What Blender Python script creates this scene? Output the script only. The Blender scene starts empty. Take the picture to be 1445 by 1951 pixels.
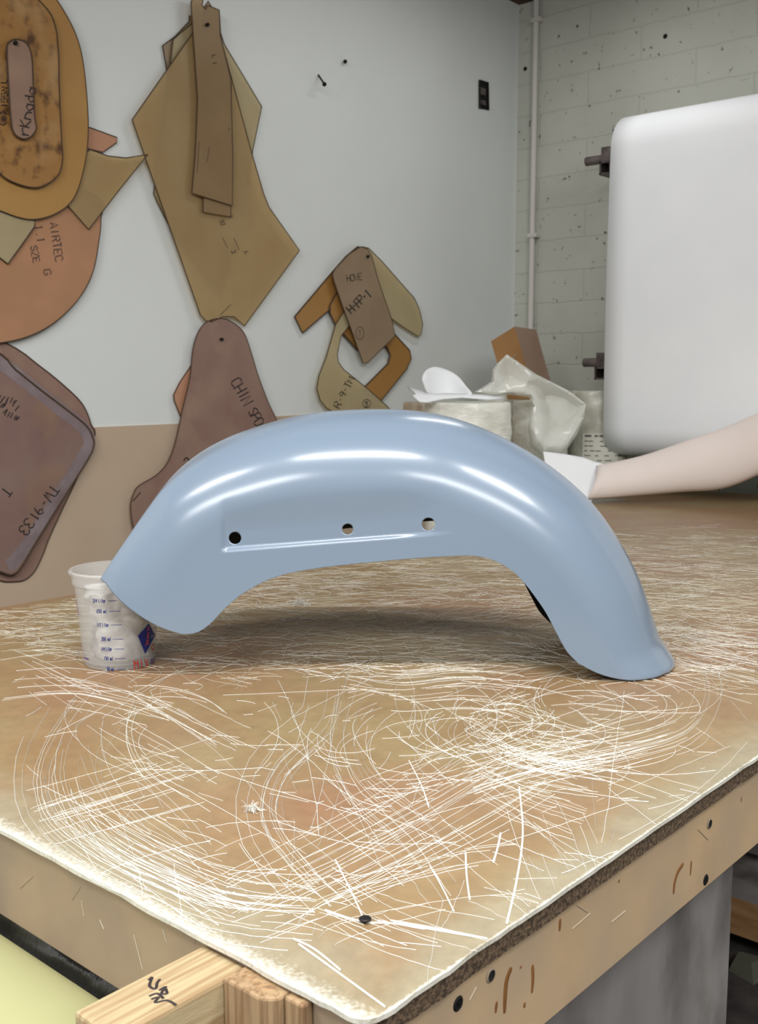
import bpy, bmesh, math, random
from mathutils import Vector, noise, Matrix
from mathutils.geometry import delaunay_2d_cdt
random.seed(7)
S = bpy.context.scene
COL = S.collection

# ------------------------------------------------------------------ camera, world, lamps
PW, PH, FPX, HOR = 1445, 1951, 2010.0, 722.0
PITCH = math.atan((PH / 2 - HOR) / FPX)
TH = math.radians(41.1)
TZ = 0.92                                   # table top height
CAM = Vector((0, 0, TZ + 0.392))
FW = Vector((math.cos(TH), math.sin(TH), 0))
RT = Vector((math.sin(TH), -math.cos(TH), 0))
cd = bpy.data.cameras.new('camera')
cd.sensor_fit = 'VERTICAL'; cd.sensor_height = 36.0; cd.sensor_width = 36.0
cd.lens = FPX / PH * 36.0
cd.clip_start = 0.02
cd.dof.use_dof = True; cd.dof.focus_distance = 1.05; cd.dof.aperture_fstop = 20
cam = bpy.data.objects.new('camera', cd); COL.objects.link(cam)
cam.location = CAM
cam.rotation_euler = (math.pi / 2 - PITCH, 0, TH - math.pi / 2)
S.camera = cam

w = bpy.data.worlds.new('world'); S.world = w; w.use_nodes = True
w.node_tree.nodes['Background'].inputs[0].default_value = (0.86, 0.93, 1.0, 1)
w.node_tree.nodes['Background'].inputs[1].default_value = 0.15

def area(name, lat, dep, z, lx, ly, power, col=(1, 0.985, 0.96), tilt=0.0, rot=None):
    l = bpy.data.lights.new(name, 'AREA'); l.shape = 'RECTANGLE'
    l.size = lx; l.size_y = ly; l.energy = power; l.color = col
    o = bpy.data.objects.new(name, l); COL.objects.link(o)
    p = FW * dep + RT * lat
    o.location = (p.x, p.y, z)
    o.rotation_euler = (tilt, 0, (TH - math.pi / 2) if rot is None else rot)
    return o
area('ceiling_tube_or_fill', -1.45, 0.36, 2.76, 0.9, 0.08, 27)
area('ceiling_tube_or_fill', -0.05, 0.36, 2.76, 0.9, 0.08, 33)
area('ceiling_tube_or_fill', 1.40, 0.36, 2.76, 0.9, 0.08, 29)
area('ceiling_tube_or_fill', -1.5, -1.5, 2.72, 1.8, 0.6, 80, tilt=0.40)
area('ceiling_tube_or_fill', 1.3, -1.5, 2.72, 1.8, 0.6, 72, tilt=0.40)
area('ceiling_tube_or_fill', 0.55, 3.25, 2.76, 0.9, 0.10, 5.2, rot=0)  # unseen fill lamp, added to brighten the corner walls and hanging paper
S.view_settings.view_transform = 'Standard'
S.view_settings.look = 'None'
S.view_settings.exposure = 0.0
S.view_settings.gamma = 1.0
S.view_settings.use_curve_mapping = False

# ------------------------------------------------------------------ photo-frame survey helpers (points on known planes)
def ray(x, y):
    r = x - PW / 2; u = PH / 2 - y
    hf = FPX * math.cos(PITCH) + u * math.sin(PITCH)
    v = u * math.cos(PITCH) - FPX * math.sin(PITCH)
    d = FW * hf + RT * r; d.z = v
    return d, hf
def on_z(x, y, z=TZ):
    d, _ = ray(x, y); return CAM + d * ((z - CAM.z) / d.z)
def on_Y(x, y, Y):
    d, _ = ray(x, y); return CAM + d * (Y / d.y)
def on_X(x, y, X):
    d, _ = ray(x, y); return CAM + d * (X / d.x)
def at(x, y, dep):
    d, hf = ray(x, y); return CAM + d * (dep / hf)
def L(lat, dep, z):
    p = FW * dep + RT * lat; return Vector((p.x, p.y, z))

# ------------------------------------------------------------------ materials
def lin(c):
    return tuple(((v / 255 / 12.92) if v <= 10 else ((v / 255 + 0.055) / 1.055) ** 2.4) for v in c) + (1,)
def mat(name, col, rough=0.6, col2=None, scale=8.0, bump=0.0, bscale=60.0, metal=0.0, spec=0.5,
        stretch=(1, 1, 1), lo=0.35, hi=0.65, coat=0.0, trans=0.0, tcol=None, detail=6.0, col3=None, scale3=3.0,
        lo3=0.45, hi3=0.7, sss=0.0):
    m = bpy.data.materials.new(name); m.use_nodes = True
    nt = m.node_tree; N = nt.nodes; K = nt.links
    b = N['Principled BSDF']; out = N['Material Output']
    b.inputs['Base Color'].default_value = lin(col)
    b.inputs['Roughness'].default_value = rough
    b.inputs['Metallic'].default_value = metal
    b.inputs['Specular IOR Level'].default_value = spec
    b.inputs['Coat Weight'].default_value = coat
    b.inputs['Coat Roughness'].default_value = 0.12
    tc = N.new('ShaderNodeTexCoord'); mp = N.new('ShaderNodeMapping')
    mp.inputs['Scale'].default_value = stretch
    K.new(tc.outputs['Object'], mp.inputs[0])
    last = None
    def noise_mix(prev, c2, sc, lo, hi):
        n = N.new('ShaderNodeTexNoise'); n.inputs['Scale'].default_value = sc; n.inputs['Detail'].default_value = detail
        K.new(mp.outputs[0], n.inputs['Vector'])
        r = N.new('ShaderNodeMapRange'); r.inputs[1].default_value = lo; r.inputs[2].default_value = hi
        K.new(n.outputs[0], r.inputs[0])
        x = N.new('ShaderNodeMix'); x.data_type = 'RGBA'
        K.new(r.outputs[0], x.inputs[0])
        if prev is None: x.inputs[6].default_value = lin(col)
        else: K.new(prev, x.inputs[6])
        x.inputs[7].default_value = lin(c2)
        return x.outputs[2]
    if col2: last = noise_mix(None, col2, scale, lo, hi)
    if col3: last = noise_mix(last, col3, scale3, lo3, hi3)
    if last: K.new(last, b.inputs['Base Color'])
    if bump:
        n = N.new('ShaderNodeTexNoise'); n.inputs['Scale'].default_value = bscale; n.inputs['Detail'].default_value = 4
        K.new(mp.outputs[0], n.inputs['Vector'])
        bp = N.new('ShaderNodeBump'); bp.inputs['Strength'].default_value = bump; bp.inputs['Distance'].default_value = 0.002
        K.new(n.outputs[0], bp.inputs['Height']); K.new(bp.outputs[0], b.inputs['Normal'])
    if trans:
        t = N.new('ShaderNodeBsdfTransparent'); t.inputs[0].default_value = lin(tcol or (255, 255, 255))
        mx = N.new('ShaderNodeMixShader'); mx.inputs[0].default_value = trans
        K.new(b.outputs[0], mx.inputs[1]); K.new(t.outputs[0], mx.inputs[2]); K.new(mx.outputs[0], out.inputs[0])
    m['b'] = b.name
    return m
def node(m, kind): return m.node_tree.nodes.new(kind)

M = {}
M['wall'] = mat('painted_board', (226, 231, 230), 0.55, (218, 223, 221), 1.3, bump=0.05, bscale=120)
M['band'] = mat('bare_board', (196, 176, 153), 0.6, (184, 163, 141), 2.2, bump=0.05)
M['floor'] = mat('dirty_floor', (66, 60, 58), 0.9, (40, 37, 37), 14, bump=0.6, bscale=40)
M['ceil'] = mat('dark_timber', (96, 70, 54), 0.8, (60, 44, 34), 6)
M['core'] = mat('particle_board', (118, 98, 76), 0.95, (70, 56, 42), 260, bump=1.0, bscale=420, lo=0.4, hi=0.6)
M['apron'] = mat('mdf_board', (190, 163, 128), 0.65, (172, 152, 126), 9, bump=0.05, detail=12.0, col3=(160, 132, 98), scale3=5.0, lo3=0.52, hi3=0.75)
M['apron_g'] = mat('grimy_mdf_board', (166, 146, 120), 0.65, (144, 128, 112), 7, bump=0.05, detail=12.0, col3=(132, 120, 110), scale3=3)
M['grey_panel'] = mat('grey_painted_panel', (146, 141, 138), 0.6, (122, 119, 118), 9, bump=0.08, col3=(88, 84, 80), scale3=7, lo3=0.52, hi3=0.68, stretch=(1, 1, 0.55))
M['lumber'] = mat('lumber', (184, 166, 130), 0.7, (156, 130, 94), 6, bump=0.3, bscale=60, stretch=(1.5, 45, 30), lo=0.42, hi=0.64, col3=(150, 126, 100), scale3=2.2, lo3=0.6, hi3=0.8)
M['lumber_up'] = mat('lumber_upright', (168, 142, 108), 0.7, (132, 102, 72), 6, bump=0.3, bscale=60, stretch=(38, 38, 1.2), lo=0.42, hi=0.64)
M['lumber_dk'] = mat('lumber_dark', (170, 134, 92), 0.75, (146, 108, 70), 7, stretch=(6, 1, 8))
M['knot'] = mat('lumber_knot', (110, 80, 56), 0.8, (70, 50, 36), 60)
M['steel'] = mat('raw_steel', (120, 110, 108), 0.5, (84, 76, 76), 20, metal=0.5)
M['steel_dk'] = mat('dark_steel', (40, 38, 38), 0.5, metal=0.6)
M['black'] = mat('black_rubber', (16, 16, 17), 0.6)
M['paper'] = mat('paper', (244, 247, 250), 0.75, (238, 242, 246), 3, bump=0.03, bscale=200)
M['scroll'] = mat('curl_paper_bounce_tint', (234, 223, 217), 0.75, (230, 218, 211), 3, bump=0.03, bscale=200)  # white paper, with warm bounce light from the tabletop tinted into its colour
M['fibre'] = mat('glass_fibre', (214, 211, 202), 0.5)
M['fibre2'] = mat('glass_fibre_fine', (184, 174, 152), 0.6)
M['marker'] = mat('marker_ink', (42, 34, 34), 0.7)
M['marker_b'] = mat('faded_marker_ink', (96, 72, 62), 0.7)
M['blue_ink'] = mat('blue_ink', (22, 36, 120), 0.5)
M['red_ink'] = mat('red_ink', (196, 62, 52), 0.5)
M['purple_ink'] = mat('purple_ink', (96, 58, 120), 0.5)
M['pipe'] = mat('painted_conduit', (206, 202, 196), 0.45)
M['hole'] = mat('hole_dark', (14, 13, 13), 0.9)
M['carton'] = mat('cardboard', (166, 124, 78), 0.8, (150, 110, 66), 6)
M['carton_l'] = mat('cardboard_side', (160, 136, 118), 0.8, (146, 120, 100), 6)
M['drip'] = mat('resin_drip', (142, 100, 58), 0.3, (122, 84, 46), 30)
M['green'] = mat('green_film', (172, 172, 128), 0.45, (164, 164, 120), 3, bump=0.04, bscale=250)
M['edge'] = mat('template_cut_edge', (74, 56, 40), 0.8)
def sheet(name, c, c2, tr=0.25, sc=5, c3=None, lo=0.35, hi=0.65, rough=0.4, sc3=8, lo3=0.5, hi3=0.7):
    return mat(name, c, rough, c2, sc, trans=tr, tcol=(240, 224, 190), lo=lo, hi=hi, col3=c3, scale3=sc3, lo3=lo3, hi3=hi3)
M['amber'] = sheet('amber_board', (178, 138, 80), (168, 126, 70), 0)
M['mottle'] = sheet('mottled_board', (160, 118, 66), (88, 58, 34), 0, 24, (176, 142, 98), lo=0.5, hi=0.66)
M['pinktan'] = sheet('pink_tan_sheet', (160, 132, 112), (140, 112, 96), 0.05, 9)
M['tan'] = sheet('tan_sheet', (204, 184, 142), (192, 168, 126), 0.56, 5)
M['tan2'] = sheet('brown_tan_sheet', (176, 152, 116), (166, 142, 106), 0.52, 6)
M['pale'] = sheet('pale_sheet', (212, 204, 170), (202, 190, 152), 0.50, 6)
M['grt'] = sheet('greytan_sheet', (170, 150, 124), (158, 136, 110), 0.28, 6)
M['terra'] = sheet('terracotta_sheet', (186, 138, 104), (172, 130, 96), 0.06, 7)
M['peach'] = sheet('peach_sheet', (200, 150, 120), (188, 138, 108), 0.1, 7)
M['mauve'] = sheet('mauve_sheet', (152, 124, 110), (140, 108, 98), 0.06, 7, (158, 132, 114))
M['plum'] = sheet('plum_sheet', (140, 116, 106), (126, 98, 92), 0, 6, (150, 120, 94), sc3=5)
M['bevel'] = mat('scuffed_bevel', (140, 126, 130), 0.6, (120, 104, 104), 14)
M['mdf'] = sheet('tan_mdf', (166, 124, 68), (156, 114, 58), 0)

# tabletop laminate: tan patina that bleaches to pale, frayed fibre along its two free edges
m = mat('tabletop_laminate', (141, 115, 81), 0.42, (149, 130, 94), 6.5, bump=0.12, bscale=90, col3=(143, 109, 80), scale3=3.4, lo3=0.45, hi3=0.68)
nt = m.node_tree; N = nt.nodes; K = nt.links; b = N[m['b']]
prev = b.inputs['Base Color'].links[0].from_socket
tc = N.new('ShaderNodeTexCoord'); sx = N.new('ShaderNodeSeparateXYZ'); K.new(tc.outputs['Object'], sx.inputs[0])
def math_(op, a, b_=None):
    n = N.new('ShaderNodeMath'); n.operation = op
    for i, v in enumerate((a, b_)):
        if v is None: continue
        if isinstance(v, (int, float)): n.inputs[i].default_value = v
        else: K.new(v, n.inputs[i])
    return n.outputs[0]
nn = N.new('ShaderNodeTexNoise'); nn.inputs['Scale'].default_value = 22; nn.inputs['Detail'].default_value = 8; K.new(tc.outputs['Object'], nn.inputs[0])
nf = N.new('ShaderNodeTexNoise'); nf.inputs['Scale'].default_value = 330; nf.inputs['Detail'].default_value = 8; K.new(tc.outputs['Object'], nf.inputs[0])
ybig = math_('MULTIPLY', sx.outputs[1], 1.7)
dmin = math_('MINIMUM', sx.outputs[0], ybig)
dsm = math_('MINIMUM', math_('MULTIPLY', sx.outputs[0], 0.7), math_('MULTIPLY', sx.outputs[1], 4.2))
dj = math_('ADD', dmin, math_('MULTIPLY', math_('SUBTRACT', nn.outputs[0], 0.5), 0.11))
r1 = N.new('ShaderNodeMapRange'); r1.interpolation_type = 'SMOOTHSTEP'
r1.inputs[1].default_value = 0.0; r1.inputs[2].default_value = 0.115; r1.inputs[3].default_value = 0.8; r1.inputs[4].default_value = 0.0
K.new(dj, r1.inputs[0])
x1 = N.new('ShaderNodeMix'); x1.data_type = 'RGBA'; K.new(r1.outputs[0], x1.inputs[0]); K.new(prev, x1.inputs[6]); x1.inputs[7].default_value = lin((154, 147, 124))
dj2 = math_('ADD', dsm, math_('MULTIPLY', math_('SUBTRACT', nf.outputs[0], 0.5), 0.022))
r2 = N.new('ShaderNodeMapRange'); r2.interpolation_type = 'SMOOTHSTEP'
r2.inputs[1].default_value = -0.002; r2.inputs[2].default_value = 0.013; r2.inputs[3].default_value = 0.85; r2.inputs[4].default_value = 0.0
K.new(dj2, r2.inputs[0])
x2 = N.new('ShaderNodeMix'); x2.data_type = 'RGBA'; K.new(r2.outputs[0], x2.inputs[0]); K.new(x1.outputs[2], x2.inputs[6]); x2.inputs[7].default_value = lin((226, 225, 214))
K.new(x2.outputs[2], b.inputs['Base Color'])
gn = N.new('ShaderNodeTexNoise'); gn.inputs['Scale'].default_value = 55; gn.inputs['Detail'].default_value = 9; gn.inputs['Roughness'].default_value = 0.7; K.new(tc.outputs['Object'], gn.inputs[0])
gr_ = N.new('ShaderNodeMapRange'); gr_.inputs[1].default_value = 0.3; gr_.inputs[2].default_value = 0.7; gr_.inputs[3].default_value = 0.86; gr_.inputs[4].default_value = 1.12; K.new(gn.outputs[0], gr_.inputs[0])
xm = N.new('ShaderNodeMix'); xm.data_type = 'RGBA'; xm.blend_type = 'MULTIPLY'; xm.inputs[0].default_value = 1.0
K.new(x2.outputs[2], xm.inputs[6]); K.new(gr_.outputs[0], xm.inputs[7]); K.new(xm.outputs[2], b.inputs['Base Color'])
M['laminate'] = m

# painted concrete block wall: wide slim courses with flush, half-filled joints
m = mat('painted_block', (194, 196, 186), 0.85, (184, 186, 176), 3, bump=0.0)
nt = m.node_tree; N = nt.nodes; K = nt.links; b = N[m['b']]
prev = b.inputs['Base Color'].links[0].from_socket
tc = N.new('ShaderNodeTexCoord'); sx = N.new('ShaderNodeSeparateXYZ'); cx = N.new('ShaderNodeCombineXYZ')
K.new(tc.outputs['Object'], sx.inputs[0]); K.new(sx.outputs[1], cx.inputs[0]); K.new(sx.outputs[2], cx.inputs[1])
nw = N.new('ShaderNodeTexNoise'); nw.inputs['Scale'].default_value = 18; K.new(cx.outputs[0], nw.inputs[0])
va = N.new('ShaderNodeVectorMath'); va.operation = 'MULTIPLY_ADD'; K.new(nw.outputs[1], va.inputs[0]); va.inputs[1].default_value = (0.012, 0.012, 0); K.new(cx.outputs[0], va.inputs[2])
br = N.new('ShaderNodeTexBrick'); br.offset = 0.5; br.inputs['Scale'].default_value = 1.0
br.inputs['Brick Width'].default_value = 0.44; br.inputs['Row Height'].default_value = 0.125
br.inputs['Mortar Size'].default_value = 0.006; br.inputs['Mortar Smooth'].default_value = 1.0
br.inputs['Color1'].default_value = (1, 1, 1, 1); br.inputs['Color2'].default_value = (0.94, 0.94, 0.94, 1); br.inputs['Mortar'].default_value = (0.62, 0.62, 0.6, 1)
K.new(va.outputs[0], br.inputs[0])
mm = N.new('ShaderNodeMix'); mm.data_type = 'RGBA'; mm.blend_type = 'MULTIPLY'; mm.inputs[0].default_value = 0.28
K.new(prev, mm.inputs[6]); K.new(br.outputs[0], mm.inputs[7])
pv = N.new('ShaderNodeTexNoise'); pv.inputs['Scale'].default_value = 42; pv.inputs['Detail'].default_value = 6; K.new(tc.outputs['Object'], pv.inputs[0])
pr = N.new('ShaderNodeMapRange'); pr.inputs[1].default_value = 0.655; pr.inputs[2].default_value = 0.73; K.new(pv.outputs[0], pr.inputs[0])
mp2 = N.new('ShaderNodeMix'); mp2.data_type = 'RGBA'; K.new(pr.outputs[0], mp2.inputs[0]); K.new(mm.outputs[2], mp2.inputs[6]); mp2.inputs[7].default_value = lin((84, 84, 78))
K.new(mp2.outputs[2], b.inputs['Base Color'])
hs = N.new('ShaderNodeMath'); hs.operation = 'MULTIPLY_ADD'; K.new(pv.outputs[0], hs.inputs[0]); hs.inputs[1].default_value = -0.5
bb = N.new('ShaderNodeRGBToBW'); K.new(br.outputs[0], bb.inputs[0]); K.new(bb.outputs[0], hs.inputs[2])
bp = N.new('ShaderNodeBump'); bp.inputs['Strength'].default_value = 0.5; bp.inputs['Distance'].default_value = 0.006
K.new(hs.outputs[0], bp.inputs['Height']); K.new(bp.outputs[0], b.inputs['Normal'])
M['block'] = m

M['gel'] = mat('grey_blue_gelcoat', (122, 138, 156), 0.23, coat=0.2, spec=0.5)
M['gel'].node_tree.nodes[M['gel']['b']].inputs['Coat Roughness'].default_value = 0.14
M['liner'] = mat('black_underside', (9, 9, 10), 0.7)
M['cup'] = mat('milky_plastic', (232, 232, 230), 0.35, trans=0.74, tcol=(248, 248, 248))
M['rag_fold_shade'] = mat('crumpled_film', (222, 222, 220), 0.35, (200, 200, 196), 30, bump=0.3, bscale=50, col3=(92, 90, 84), scale3=19, lo3=0.50, hi3=0.60)  # dark blotches paint in the shade between the crumpled folds
M['bag'] = mat('clear_poly_bag', (250, 251, 247), 0.2, (240, 242, 235), 14, trans=0.40, tcol=(250, 251, 247), bump=0.25, bscale=24, spec=0.9)
M['film'] = mat('stretch_film', (248, 250, 240), 0.24, (230, 232, 220), 26, bump=0.8, bscale=70, stretch=(1, 1, 3), spec=0.8)
M['film_tan'] = mat('stretch_film_warm', (196, 182, 160), 0.35, (172, 156, 134), 26, bump=0.8, bscale=60, stretch=(1, 1, 0.3))
M['film_gr'] = mat('stretch_film_grey', (196, 196, 182), 0.3, (172, 172, 160), 20, bump=0.8, bscale=50, spec=0.7)
M['label'] = mat('label_film', (214, 214, 202), 0.3)
M['label_ink'] = mat('label_ink', (96, 96, 90), 0.5)
M['blackfilm'] = mat('black_film', (58, 57, 57), 0.16, bump=1.0, bscale=22, spec=1.0, stretch=(1, 9, 1))

# ------------------------------------------------------------------ geometry helpers
def link_mesh(name, verts, faces, material, parent=None, smooth=False, mats=None, fm=None):
    off = Vector(parent['_o']) if parent is not None and '_o' in parent else Vector((0, 0, 0))
    me = bpy.data.meshes.new(name)
    me.from_pydata([tuple(Vector(v) - off) for v in verts], [], faces)
    for mm_ in (mats or [material]): me.materials.append(mm_)
    if fm:
        for p, k in zip(me.polygons, fm): p.material_index = k
    if smooth:
        for p in me.polygons: p.use_smooth = True
    o = bpy.data.objects.new(name, me); COL.objects.link(o)
    if parent is not None: o.parent = parent; o['_o'] = tuple(off)
    return o
def tag(o, label=None, cat=None, group=None, kind=None):
    if label: o['label'] = label
    if cat: o['category'] = cat
    if group: o['group'] = group
    if kind: o['kind'] = kind
    return o
def thing(name, label, cat, loc, group=None):
    o = bpy.data.objects.new(name, None); COL.objects.link(o); o.location = loc; o['_o'] = tuple(loc)
    o.empty_display_size = 0.05
    return tag(o, label, cat, group)
class MB:
    def __init__(s): s.v = []; s.f = []; s.m = []
    def add(s, vs, fs, k=0):
        n = len(s.v); s.v += [Vector(v) for v in vs]; s.f += [tuple(i + n for i in f) for f in fs]; s.m += [k] * len(fs)
    def box(s, a, b, k=0):
        x0, y0, z0 = a; x1, y1, z1 = b
        s.add([(x0, y0, z0), (x1, y0, z0), (x1, y1, z0), (x0, y1, z0), (x0, y0, z1), (x1, y0, z1), (x1, y1, z1), (x0, y1, z1)],
              [(3, 2, 1, 0), (4, 5, 6, 7), (0, 1, 5, 4), (1, 2, 6, 5), (2, 3, 7, 6), (3, 0, 4, 7)], k)
    def tube(s, pts, r, n=8, k=0, cap=True):
        pts = [Vector(p) for p in pts]; rings = []
        up = None
        for i, p in enumerate(pts):
            t = (pts[min(i + 1, len(pts) - 1)] - pts[max(i - 1, 0)])
            t = t.normalized() if t.length > 1e-9 else Vector((0, 0, 1))
            if up is None: up = Vector((0, 0, 1)) if abs(t.z) < 0.9 else Vector((1, 0, 0))
            a = t.cross(up)
            a = a.normalized() if a.length > 1e-6 else t.orthogonal().normalized()
            c = a.cross(t).normalized(); up = c
            rr = r[i] if isinstance(r, (list, tuple)) else r
            rings.append([p + a * math.cos(2 * math.pi * j / n) * rr + c * math.sin(2 * math.pi * j / n) * rr for j in range(n)])
        vs = [q for R in rings for q in R]; fs = []
        for i in range(len(rings) - 1):
            for j in range(n):
                fs.append((i * n + j, i * n + (j + 1) % n, (i + 1) * n + (j + 1) % n, (i + 1) * n + j))
        if cap:
            fs.append(tuple(range(n - 1, -1, -1))); e = (len(rings) - 1) * n; fs.append(tuple(e + j for j in range(n)))
        s.add(vs, fs, k)
    def lathe(s, prof, c, n=48, k=0, closed=False, wob=None):
        vs = []; fs = []
        for i, (r, z) in enumerate(prof):
            for j in range(n):
                a = 2 * math.pi * j / n
                q = Vector((c[0] + r * math.cos(a), c[1] + r * math.sin(a), c[2] + z))
                if wob: q += Vector((math.cos(a), math.sin(a), 0)) * wob(a, z)
                vs.append(q)
        m_ = len(prof)
        for i in range(m_ if closed else m_ - 1):
            for j in range(n):
                i2 = (i + 1) % m_
                fs.append((i * n + j, i * n + (j + 1) % n, i2 * n + (j + 1) % n, i2 * n + j))
        if not closed:
            if prof[0][0] > 1e-4: fs.append(tuple(range(n - 1, -1, -1)))
            if prof[-1][0] > 1e-4: fs.append(tuple((m_ - 1) * n + j for j in range(n)))
        s.add(vs, fs, k)
    def hexa(s, p, k=0):
        s.add(p, [(3, 2, 1, 0), (4, 5, 6, 7), (0, 1, 5, 4), (1, 2, 6, 5), (2, 3, 7, 6), (3, 0, 4, 7)], k)
    def build(s, name, material, parent=None, smooth=False, mats=None, bevel=0.0):
        o = link_mesh(name, s.v, s.f, material, parent, smooth, mats, s.m if mats else None)
        if smooth:
            md = o.modifiers.new('edge_split', 'EDGE_SPLIT'); md.split_angle = math.radians(40)
        if bevel:
            md = o.modifiers.new('bevel', 'BEVEL'); md.width = bevel; md.segments = 2; md.limit_method = 'ANGLE'
        return o
def catmull(P, per=8, closed=False):
    P = [Vector(p) for p in P]; n = len(P); out = []
    if n < 3 and not closed:
        return [P[0].lerp(P[-1], i / per) for i in range(per + 1)]
    for i in range(n if closed else n - 1):
        g = lambda j: P[j % n] if closed else P[max(0, min(n - 1, j))]
        p0, p1, p2, p3 = g(i - 1), g(i), g(i + 1), g(i + 2)
        for k in range(per):
            t = k / per
            out.append(0.5 * ((2 * p1) + (p2 - p0) * t + (2 * p0 - 5 * p1 + 4 * p2 - p3) * t * t + (3 * p1 - p0 - 3 * p2 + p3) * t ** 3))
    if not closed: out.append(P[-1])
    return out
def resample(P, n):
    P = [Vector(p) for p in P]; d = [0]
    for a, b_ in zip(P, P[1:]): d.append(d[-1] + (b_ - a).length)
    out = []; j = 0
    for i in range(n):
        t = d[-1] * i / (n - 1)
        while j < len(P) - 2 and d[j + 1] < t: j += 1
        seg = d[j + 1] - d[j]
        out.append(P[j].lerp(P[j + 1], 0 if seg < 1e-12 else min(1, (t - d[j]) / seg)))
    return out
def sstep(x, a, b_):
    t = max(0, min(1, (x - a) / (b_ - a))); return t * t * (3 - 2 * t)

# stroke lettering (hand-drawn capitals), glyph box 4 x 6
GL = {'A': '00 26 40|12 32', 'B': '00 06 36 45 33 03|33 42 41 30 00', 'C': '45 26 05 01 20 41', 'D': '00 06 26 44 42 20 00', 'E': '46 06 00 40|03 33',
      'F': '46 06 00|03 33', 'G': '45 26 05 01 20 41 43 23', 'H': '06 00|46 40|03 43', 'I': '26 20', 'K': '06 00|46 03 40', 'L': '06 00 40',
      'M': '00 06 23 46 40', 'N': '00 06 40 46', 'O': '26 05 01 20 41 45 26', 'P': '00 06 36 45 44 33 03', 'Q': '26 05 01 20 41 45 26|22 50', 'R': '00 06 36 45 44 33 03|23 40',
      'S': '45 26 05 04 42 41 20 01', 'T': '06 46|26 20', 'U': '06 01 20 41 46', 'V': '06 20 46', 'W': '06 10 24 30 46', 'X': '06 40|46 00', 'Z': '06 46 00 40',
      '0': '26 05 01 20 41 45 26', '1': '15 26 20', '2': '05 26 45 00 40', '3': '05 16 36 45 44 23|23 42 41 30 10 01', '4': '30 36 02 42', '5': '46 06 03 34 42 20 01',
      '6': '46 14 01 20 41 32 02', '9': '44 23 04 26 45 44 30', '-': '13 33', '/': '00 46', '.': '20 21', ' ': '',
      'a': '43 24 02 20 41|44 40', 'd': '43 24 02 20 41|46 40', 'e': '02 42 34 14 01 20 41', 'i': '24 20|25 26', 'k': '06 00|34 02 30', 'l': '26 20', 'm': '00 04|03 14 23 20|23 34 43 40',
      'n': '04 00|03 24 43 40', 'o': '24 02 20 42 24', 'r': '04 00|02 24 44', 't': '26 20 30|04 44', 's': '44 14 03 42 40 00', '(': '36 14 12 30', ')': '16 34 32 10'}
def text_strokes(txt, x, y, ang, h, adv=1.3, jit=0.0, slant=0.0, wid=0.66):
    """polylines in photo-frame units; ang = direction the line reads towards, clockwise from right"""
    ca, sa = math.cos(math.radians(ang)), math.sin(math.radians(ang)); out = []; cx = 0.0
    for ch in txt:
        for st in GL.get(ch, '').split('|'):
            pl = []
            for tok in st.split():
                gx = (int(tok[0]) / 4 * wid * h + cx) + random.uniform(-jit, jit) * h
                gy = int(tok[1]) / 6 * h + random.uniform(-jit, jit) * h
                gx += slant * gy
                pl.append((x + gx * ca + gy * sa, y + gx * sa - gy * ca))
            if len(pl) > 1: out.append(pl)
        cx += h * wid * adv
    return out
def ribbon(mb, pts, nrm, wd, k=0, lift=0.0005):
    """a slim raised stroke lying on a surface"""
    n = len(pts); vs = []
    for i in range(n):
        t = pts[min(i + 1, n - 1)] - pts[max(i - 1, 0)]
        nr = nrm(pts[i]) if callable(nrm) else nrm
        s = t.cross(nr)
        s = s.normalized() * (wd / 2) if s.length > 1e-9 else Vector((wd / 2, 0, 0))
        vs += [pts[i] - s, pts[i] + nr * lift, pts[i] + s]
    fs = []
    for i in range(n - 1):
        a = i * 3; c = a + 3
        fs += [(a, a + 1, c + 1, c), (a + 1, a + 2, c + 2, c + 1)]
    mb.add(vs, fs, k)
def write_on_wall(parent, name, strokes, Y, wd, material):
    mb = MB()
    for st in strokes:
        ribbon(mb, [on_Y(px, py, Y) for px, py in st], Vector((0, -1, 0)), wd)
    return mb.build(name, material, parent)

# ------------------------------------------------------------------ room
XR, YW, ZC = 3.75, 2.52, 2.81
def struct(name, mb, material):
    return tag(mb.build(name, material), kind='structure')
mb = MB(); mb.box((-3.2, -3.6, -0.1), (XR + 0.2, YW + 0.2, 0)); struct('floor', mb, M['floor'])
mb = MB(); mb.box((-3.2, -3.6, ZC), (XR + 0.2, YW + 0.2, ZC + 0.1)); struct('ceiling', mb, M['ceil'])
mb = MB(); mb.box((-3.2, YW, 0), (XR + 0.2, YW + 0.15, ZC)); struct('wall_left', mb, M['wall'])
mb = MB(); mb.box((XR, -3.6, 0), (XR + 0.2, YW, ZC)); struct('wall_right', mb, M['block'])
# bare brown band along the foot of the painted wall, with an uneven top
top = [on_Y(x, y, YW) for x, y in ((-60, 829), (178, 814), (340, 807), (530, 793), (700, 783), (850, 775))]
pts = [Vector((-3.0, YW, top[0].z - 0.05))] + top + [Vector((XR - 0.02, YW, top[-1].z + 0.02))]
vs = []; fs = []
for p in pts:
    vs += [(p.x, YW - 0.004, 0.02), (p.x, YW - 0.004, p.z), (p.x, YW, p.z), (p.x, YW, 0.02)]
for i in range(len(pts) - 1):
    a = i * 4; c = a + 4
    fs += [(a, a + 1, c + 1, c), (a + 1, a + 2, c + 2, c + 1)]
tag(link_mesh('trim_1', vs, fs, M['band']), kind='structure')

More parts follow.
